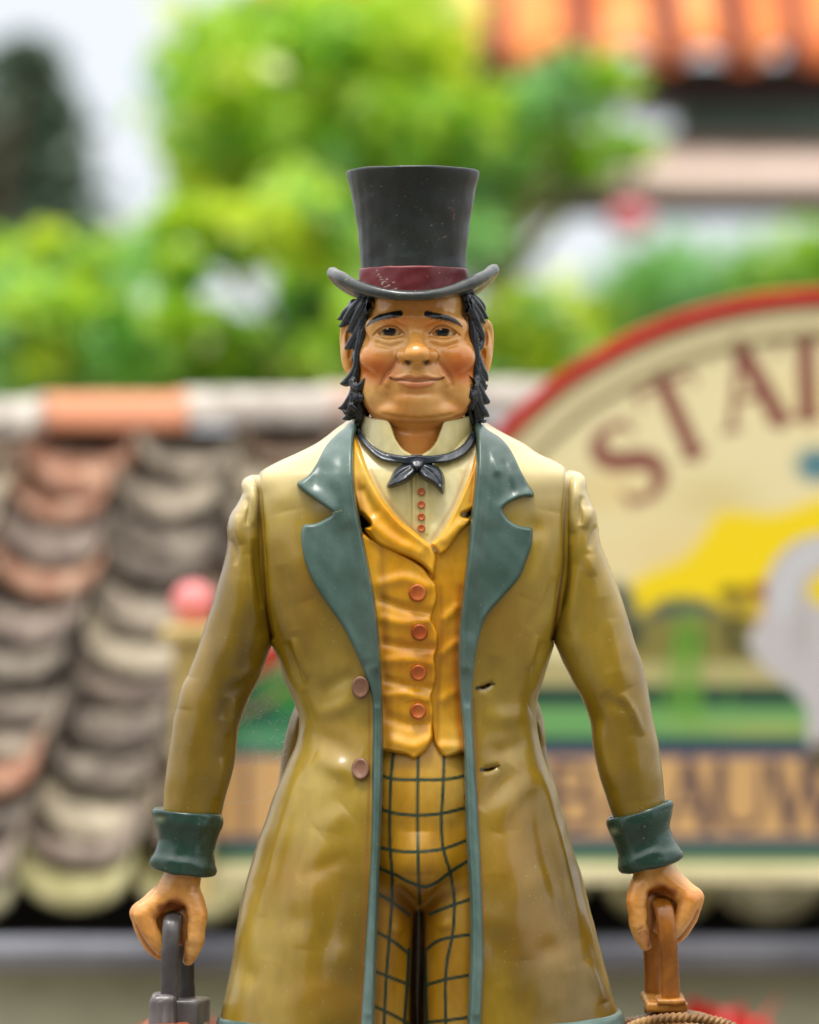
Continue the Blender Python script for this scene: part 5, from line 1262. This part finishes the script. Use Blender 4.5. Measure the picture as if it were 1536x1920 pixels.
# posts on both ends with ball finials
BALL = mat_paint('red_ball_paint', [(220, 104, 104), (228, 136, 132)], .3, 3, .05, 30, False, .4)
for xx in (364, 2756):
    po = empty('sign_post', tuple(W(xx, 1640, DS)), 'cream post with cap and glossy red ball, ' + ('left of the statue' if xx < 1000 else 'at the far right end of the sign'), 'post')
    X0, X1 = W(xx - 34, 0, DS)[0], W(xx + 34, 0, DS)[0]
    PC = mat_simple('cream_post_paint', [(186, 160, 92), (204, 180, 118)], .5, 3, .1)
    wbox('shaft', X0, X1, DS - 5.50, DS - 5.36, W(0, 1690, DS)[2], W(0, 1200, DS)[2], PC, po, .006)
    wbox('cap', X0 - .03, X1 + .03, DS - 5.53, DS - 5.33, W(0, 1200, DS)[2], W(0, 1172, DS)[2], PC, po, .01)
    bpy.ops.mesh.primitive_uv_sphere_add(segments=32, ring_count=16, radius=W(xx + 41, 0, DS)[0] - W(xx, 0, DS)[0], location=tuple(W(xx, 1131, DS)))
    b = bpy.context.object; b.name = 'ball'; b.data.name = 'ball'; b.data.materials.append(BALL); b.data.polygons.foreach_set('use_smooth', [True] * len(b.data.polygons))
    b.location = b.location - parent_world(po) + Vector((0, -.03, 0)); b.parent = po

# red flowers low in front of the wall
FLM = mat_leaf('red_petal', (190, 10, 10), (220, 40, 30), .2); STM = mat_leaf('flower_leaf', (60, 110, 30), (90, 140, 40), .3)
for fx, fy, lab in [(1350, 1962, 'red flowering plant by the olive wall behind the basket'), (345, 1985, 'red flowering plant by the olive wall behind the travel bag')]:
    dist = 8.2; c = W(fx, fy, dist); fp = empty('flowering_plant', (c[0], c[1], 0), lab, 'plant', 'flowering plants along the wall')
    V, F, V2, F2 = [], [], [], []
    for i in range(160):
        a = random.uniform(0, 6.28); r = random.uniform(0, .13); h = random.uniform(-.12, .06)
        q = np.array([c[0] + r * math.cos(a), c[1] + r * math.sin(a), c[2] + h]); t = rng.normal(size=3) * .025; u = rng.normal(size=3) * .025
        o = len(V); V += [q - t, q + u, q + t, q - u]; F.append((o, o+1, o+2, o+3))
    for i in range(500):
        a = random.uniform(0, 6.28); r = random.uniform(0, .16); h = random.uniform(0, c[2] - .05)
        q = np.array([c[0] + r * math.cos(a), c[1] + r * math.sin(a), h]); t = rng.normal(size=3) * .035; u = rng.normal(size=3) * .03
        o = len(V2); V2 += [q - t, q + u, q + t, q - u]; F2.append((o, o+1, o+2, o+3))
    sheet('flower_head', V, F, FLM, fp); sheet('foliage', V2, F2, STM, fp)

# ---- pavilion far behind
DP = 17.0
pav = empty('pavilion', tuple(W(1250, 1400, DP)), 'distant pavilion with orange pantile roof above a paler lower roof, right of the hat', 'building')
ORT = mat_paint('orange_pantile', [(214, 112, 50), (234, 142, 74), (238, 172, 118)], .7, 1.2, .3, 12, False, 0, (1, 1, 1), .3)
def wave_roof(name, xl, xr, ytop, ybot, d0, d1, pitch, amp, mat):
    A, B = W(xl, ybot, d0), W(xr, ybot, d0); zt = W(0, ytop, d1)[2]; nx = int((B[0] - A[0]) / pitch * 12); V = []
    for i in range(13):
        t = i / 12; st = (t * 6) % 1
        for k in range(nx + 1):
            x = A[0] + (B[0] - A[0]) * k / nx; ph = (x - A[0]) / pitch * 2 * math.pi
            V.append((x, A[1] + (d1 - d0) * t, A[2] + (zt - A[2]) * t + amp * (math.cos(ph)) + .02 * (1 - st)))
    F = [(i * (nx + 1) + k, i * (nx + 1) + k + 1, (i + 1) * (nx + 1) + k + 1, (i + 1) * (nx + 1) + k) for i in range(12) for k in range(nx)]
    o = sheet(name, V, F, mat, pav, True); md = o.modifiers.new('t', 'SOLIDIFY'); md.thickness = .05; return o
k_ = DP * U / 5.4 / 1.0
wave_roof('roof', 470, 1900, -420, 98, DP - .4, DP + 2.6, .35, .05, ORT)
DKT = mat_simple('dark_brown_timber', [(52, 26, 30), (70, 40, 40)], .7, 2); PUR = mat_simple('dark_purple_fascia', [(40, 22, 34), (54, 34, 48)], .6, 2); TEAL = mat_simple('green_teal_trim', [(40, 104, 84), (60, 124, 104)], .5, 2)
BRT = mat_simple('brown_roll_tile', [(104, 44, 30), (130, 62, 44)], .7, 2)
for x in (640, 790, 930, 1093, 1263, 1388, 1500, 1620):
    a = W(x - 30, 116, DP - .5); b = W(x + 30, 116, DP - .5); t0 = W(0, -420, DP + 2.5)
    V = [(a[0], a[1], a[2]), (b[0], b[1], b[2]), (b[0], t0[1] - .1, t0[2]), (a[0], t0[1] - .1, t0[2]), ((a[0] + b[0]) / 2, a[1], a[2] + .12), ((a[0] + b[0]) / 2, t0[1] - .1, t0[2] + .12)]
    sheet('roll_tile', V, [(0, 4, 5, 3), (4, 1, 2, 5), (0, 1, 4)], BRT, pav)
def pbox(name, xl, xr, yt, yb, d, dep, mat):
    a, b = W(xl, yt, d), W(xr, yb, d); return wbox(name, a[0], b[0], a[1], a[1] + dep, b[2], a[2], mat, pav, .02)
pbox('eaves_trim', 800, 1900, 112, 126, DP, .5, TEAL); pbox('fascia', 800, 1900, 124, 172, DP, .6, PUR)
pbox('upper_wall', 1180, 1900, 116, 215, DP + 1.2, .2, mat_simple('grey_upper_wall', [(150, 150, 156), (172, 172, 178)], .8, 1)); pbox('teal_band', 1270, 1900, 196, 262, DP + .8, .3, mat_simple('dull_teal_paint', [(96, 132, 130), (116, 150, 148)], .6, 1))
PALE = mat_simple('pale_lower_roof', [(168, 148, 134), (190, 170, 156)], .8, 1.5, .3)
a, b = W(965, 342, DP - 1.5), W(1900, 338, DP - 1.5); c, d = W(1030, 250, DP + .6), W(1900, 256, DP + .6)
V = [tuple(a), tuple(b), tuple(d), tuple(c)]; V += [(v[0], v[1], v[2] - .06) for v in V]
sheet('lower_roof', V, [(0, 1, 2, 3), (4, 7, 6, 5), (0, 4, 5, 1), (1, 5, 6, 2), (2, 6, 7, 3), (3, 7, 4, 0)], PALE, pav)
pbox('beam', 946, 1900, 332, 398, DP - 1.4, .3, PUR); pbox('post', 934, 952, 344, 1500, DP - 1.3, .2, mat_simple('pale_timber_post', [(150, 140, 120), (170, 160, 140)], .7, 2))
pbox('post', 1900, 1925, 344, 1500, DP - 1.3, .25, DKT)
s_ = W(1180, 412, DP - 1.6)
lan = empty('lantern', (s_[0], s_[1], s_[2]), 'round pink lantern hanging under the beam of the distant pavilion', 'lantern')
bpy.ops.mesh.primitive_uv_sphere_add(segments=24, ring_count=12, radius=.085, location=(0, 0, 0)); b = bpy.context.object; b.name = 'shade'; b.data.name = 'shade'; b.scale = (1.15, 1.15, .8); b.parent = lan
b.data.materials.append(mat_simple('pink_lantern', [(230, 120, 130), (236, 140, 146)], .5, 3)); b.data.polygons.foreach_set('use_smooth', [True] * len(b.data.polygons))
wbox('cord', -.008, .008, -.008, .008, .06, .16, DKT, None).parent = lan

# ---- trees
BARK = mat_simple('bark', [(70, 58, 44), (96, 82, 62)], .9, 4, .5)
def tree(name, label, blobs, dist, n, leaf, mats, trunk, group=None, dd=1.6, rs=0, cat='tree'):
    """blobs: (px, py, rx, ry) of leaf clumps; trunk (px, width) runs from the ground with limbs to the clumps"""
    r = np.random.RandomState(rs); k = dist / DC
    base = W(trunk[0], CY, dist); root = empty(name, (base[0], base[1], 0), label, cat, group)
    Vt, Ft = [], []
    def limb(a, b, ra, rb, seg=6, m=7):
        a, b = np.array(a), np.array(b); o = len(Vt); mid = r.normal(size=3) * np.linalg.norm(b - a) * .06
        for i in range(seg + 1):
            t = i / seg; c = a * (1 - t) + b * t + mid * math.sin(math.pi * t); rr = ra + (rb - ra) * t
            for j in range(m):
                an = 2 * math.pi * j / m; Vt.append(c + np.array([math.cos(an) * rr, math.sin(an) * rr, 0]))
        for i in range(seg):
            for j in range(m): Ft.append((o + i*m + j, o + i*m + (j+1) % m, o + (i+1)*m + (j+1) % m, o + (i+1)*m + j))
    cs = []
    for (px, py, rx, ry) in blobs:
        c = np.array(W(px, py, dist)); c[1] += r.uniform(-dd, dd) * .5; cs.append((c, rx * k, ry * k))
    zt = min(c[2] - s * .2 for c, _, s in cs); top = np.array([base[0], base[1], max(zt, 1.0)])
    limb((base[0], base[1], 0), top, trunk[1], trunk[1] * .65)
    for c, rx, ry in cs: limb(top - [0, 0, .1], c, trunk[1] * .5, trunk[1] * .12)
    sheet('trunk', Vt, Ft, BARK, root, True)
    tot = sum(a * b for _, a, b in cs); V, F = [], []
    allV = [[] for _ in mats]
    for c, rx, ry in cs:
        m = int(n * rx * ry / tot); nc = max(4, m // 45); cc = r.normal(size=(nc, 3)); cc /= np.linalg.norm(cc, axis=1)[:, None]; cc *= r.uniform(.3, 1.15, (nc, 1)) ** .6
        for j in range(nc):
            q = c + cc[j] * [rx, rx * .9, ry]; w = min(rx, ry) * r.uniform(.26, .52); mi = r.randint(len(mats))
            pts = q + r.normal(size=(m // nc, 3)) * w * [1, 1, .8]
            t = r.normal(size=(len(pts), 3)); t /= np.linalg.norm(t, axis=1)[:, None]; u = np.cross(t, r.normal(size=(len(pts), 3))); u /= np.linalg.norm(u, axis=1)[:, None]
            sz = leaf * r.uniform(.6, 1.3, (len(pts), 1)); allV[mi].append(np.stack([pts - t * sz, pts + u * sz * .5, pts + t * sz, pts - u * sz * .5], 1))
    V, F, mi_ = [], [], []
    for i, a in enumerate(allV):
        if a:
            a = np.concatenate(a); o = sum(len(x) for x in V); V.append(a.reshape(-1, 3)); F.append(np.arange(len(a) * 4).reshape(-1, 4) + o); mi_ += [i] * len(a)
    o = sheet('crown', np.vstack(V), np.vstack(F), mats[0], root)
    for m in mats[1:]: o.data.materials.append(m)
    if len(o.data.polygons) == len(mi_): o.data.polygons.foreach_set('material_index', mi_)
    return root
LV1 = mat_leaf('bright_leaf', (146, 196, 24), (186, 220, 60), .55); LV2 = mat_leaf('yellow_leaf', (196, 222, 20), (222, 234, 70), .6); LV3 = mat_leaf('mid_leaf', (100, 174, 50), (134, 192, 70), .55)
LV4 = mat_leaf('dark_leaf', (74, 96, 76), (100, 122, 98), .4); LV5 = mat_leaf('blue_green_leaf', (130, 188, 112), (160, 206, 130), .55)
TG = 'trees behind the roof'
tree('leafy_tree', 'bright leafy tree rising behind the hat, its top reaching over the orange roof', [(560, 90, 170, 90), (640, 200, 170, 110), (450, 200, 120, 90), (520, 330, 150, 90), (740, 120, 120, 90), (760, 260, 110, 100), (420, 330, 70, 60), (640, 370, 110, 70), (870, 320, 60, 90), (380, 110, 60, 40), (470, 60, 70, 40)],
     15.5, 6200, .07, [LV1, LV3, LV2, LV1], (610, .07), TG, rs=1)
tree('leafy_tree', 'low yellow green tree above the ridge on the far left', [(90, 560, 100, 90), (180, 640, 150, 90), (60, 680, 110, 70), (250, 540, 80, 60), (330, 660, 100, 70), (150, 480, 70, 40)], 14.0, 4200, .065, [LV1, LV3, LV5, LV2], (150, .10), TG, rs=2)
tree('leafy_tree', 'yellow green tree with sky gaps just left of the statue\'s face', [(360, 430, 90, 60), (470, 440, 90, 50), (590, 440, 80, 70), (590, 560, 60, 90), (480, 660, 130, 60), (600, 680, 80, 60), (360, 560, 40, 70), (680, 640, 60, 80)], 13.2, 3600, .06, [LV2, LV1, LV1, LV3], (620, .05), TG, rs=3)
tree('leafy_tree', 'light green tree right of the hat in front of the pavilion', [(1000, 200, 120, 60), (1090, 160, 100, 50), (930, 260, 80, 80), (1040, 280, 110, 50), (910, 420, 50, 80), (880, 500, 45, 70), (1160, 240, 60, 40)], 14.8, 2400, .065, [LV1, LV5, LV1], (925, .08), TG, rs=4)
tree('leafy_tree', 'round yellow green bush between the statue and the red rim', [(1000, 640, 80, 60), (1070, 620, 70, 50), (960, 700, 60, 50), (1120, 650, 80, 60), (1060, 700, 120, 50)], 15.0, 3200, .07, [LV1, LV2, LV5], (1010, .08), TG, rs=5, cat='tree')
tree('distant_tree', 'blue green tree under the pavilion beam above the red rim', [(1190, 560, 60, 50), (1250, 530, 60, 50), (1150, 600, 80, 40), (1300, 580, 70, 50)], 34.0, 2600, .16, [LV5, LV3], (1210, .15), TG, rs=6)
tree('distant_tree', 'blue green tree at the right edge above the red rim', [(1400, 520, 50, 45), (1470, 560, 80, 50), (1530, 480, 50, 60), (1370, 580, 60, 40), (1560, 560, 70, 60)], 34.0, 2600, .16, [LV5, LV3, LV1], (1450, .15), TG, rs=7)
tree('conifer', 'dark green tree filling the upper left edge', [(20, 200, 90, 80), (-20, 330, 110, 110), (60, 420, 90, 90), (30, 520, 110, 80), (-40, 620, 120, 90), (90, 140, 60, 40), (120, 470, 60, 60)], 22.0, 7000, .09, [LV4, LV4], (0, .2), TG, rs=8)
LV6 = mat_leaf('pale_leaf', (176, 208, 110), (202, 222, 140), .6)
tree('distant_tree', 'pale airy tree filling the gaps behind the bright leafy tree', [(700, 320, 190, 150), (400, 230, 90, 130), (560, 420, 200, 90), (860, 180, 150, 110), (880, 430, 90, 120), (420, 400, 80, 80), (300, 500, 90, 60)], 21.0, 3600, .085, [LV6, LV5, LV6], (640, .06), TG, rs=14)
for px, py, rr, d, q in [(300, 700, 90, 28, 9), (700, 660, 90, 28, 10), (880, 690, 90, 27, 11)]:
    tree('distant_tree', ['', ''][0] + {9: 'mid green tree far behind the yellow tree on the left', 10: 'mid green tree far behind the statue\'s ear', 11: 'mid green tree far behind the bow of the red rim', 12: 'small mid green tree seen through the gap left of the hat'}[q],
         [(px, py, rr, rr * .5), (px - rr * .8, py + 20, rr * .7, rr * .4), (px + rr * .8, py + 20, rr * .7, rr * .4)], d, 1800, .13, [LV3, LV5], (px, .12), TG, rs=q)
# unseen leaf screen added behind the camera to darken the light from the front
blocker = empty('leaf_light_blocker', (0, -10.5, 0), 'tall dark leaf screen added unseen behind the viewer to block front light', 'leaf_light_blocker')
V = []; F = []; r = np.random.RandomState(1)
n = 12000; q = np.stack([r.uniform(-9, 9, n), -10.5 + r.uniform(-.6, .2, n), r.uniform(0, 7.0, n)], 1); t = r.normal(size=(n, 3)); t /= np.linalg.norm(t, axis=1)[:, None]
u = np.cross(t, r.normal(size=(n, 3))); u /= np.linalg.norm(u, axis=1)[:, None]; s = .16
V = np.stack([q - t * s, q + u * s * .8, q + t * s, q - u * s * .8], 1).reshape(-1, 3); F = np.arange(n * 4).reshape(-1, 4)
sheet('foliage', V, F, LV4, blocker)

# fine cobweb between the sleeve and the waist
WEB = mat_simple('cobweb_silk', [(190, 190, 184), (210, 210, 204)], .4, 5)
wr = np.random.RandomState(4); V, F = [], []
A_pts = [(500, 1236), (478, 1286), (462, 1322), (452, 1372), (440, 1450), (425, 1495)]; B_pts = [(536, 1262), (548, 1300), (545, 1350), (534, 1400), (524, 1460), (500, 1540)]
def strand(a, b, w=.42, sag=6):
    a, b = P(*a), P(*b); n = 10
    o = len(V)
    for i in range(n + 1):
        t = i / n; c = a * (1 - t) + b * t; c[1] -= sag * math.sin(math.pi * t)
        for k in range(3): V.append(c + w * np.array([0, math.cos(k * 2.09), math.sin(k * 2.09)]))
    for i in range(n):
        for k in range(3): F.append((o + i * 3 + k, o + i * 3 + (k + 1) % 3, o + i * 3 + 3 + (k + 1) % 3, o + i * 3 + 3 + k))
for i in range(16):
    a = A_pts[wr.randint(6)]; b = B_pts[wr.randint(6)]
    strand((a[0] - 4, a[1] + wr.uniform(-15, 15), 20), (b[0] + 6, b[1] + wr.uniform(-15, 15), 0), .3, wr.uniform(2, 14))
for i in range(70):
    x, y = wr.uniform(465, 535), wr.uniform(1270, 1430); strand((x, y, 10), (x + wr.uniform(-9, 9), y + wr.uniform(-6, 6), 10), .45, 2)
web = mesh_obj('cobweb', V, [F], WEB); tag(web, 'faint cobweb stretched between the statue\'s sleeve and its waist', 'cobweb')
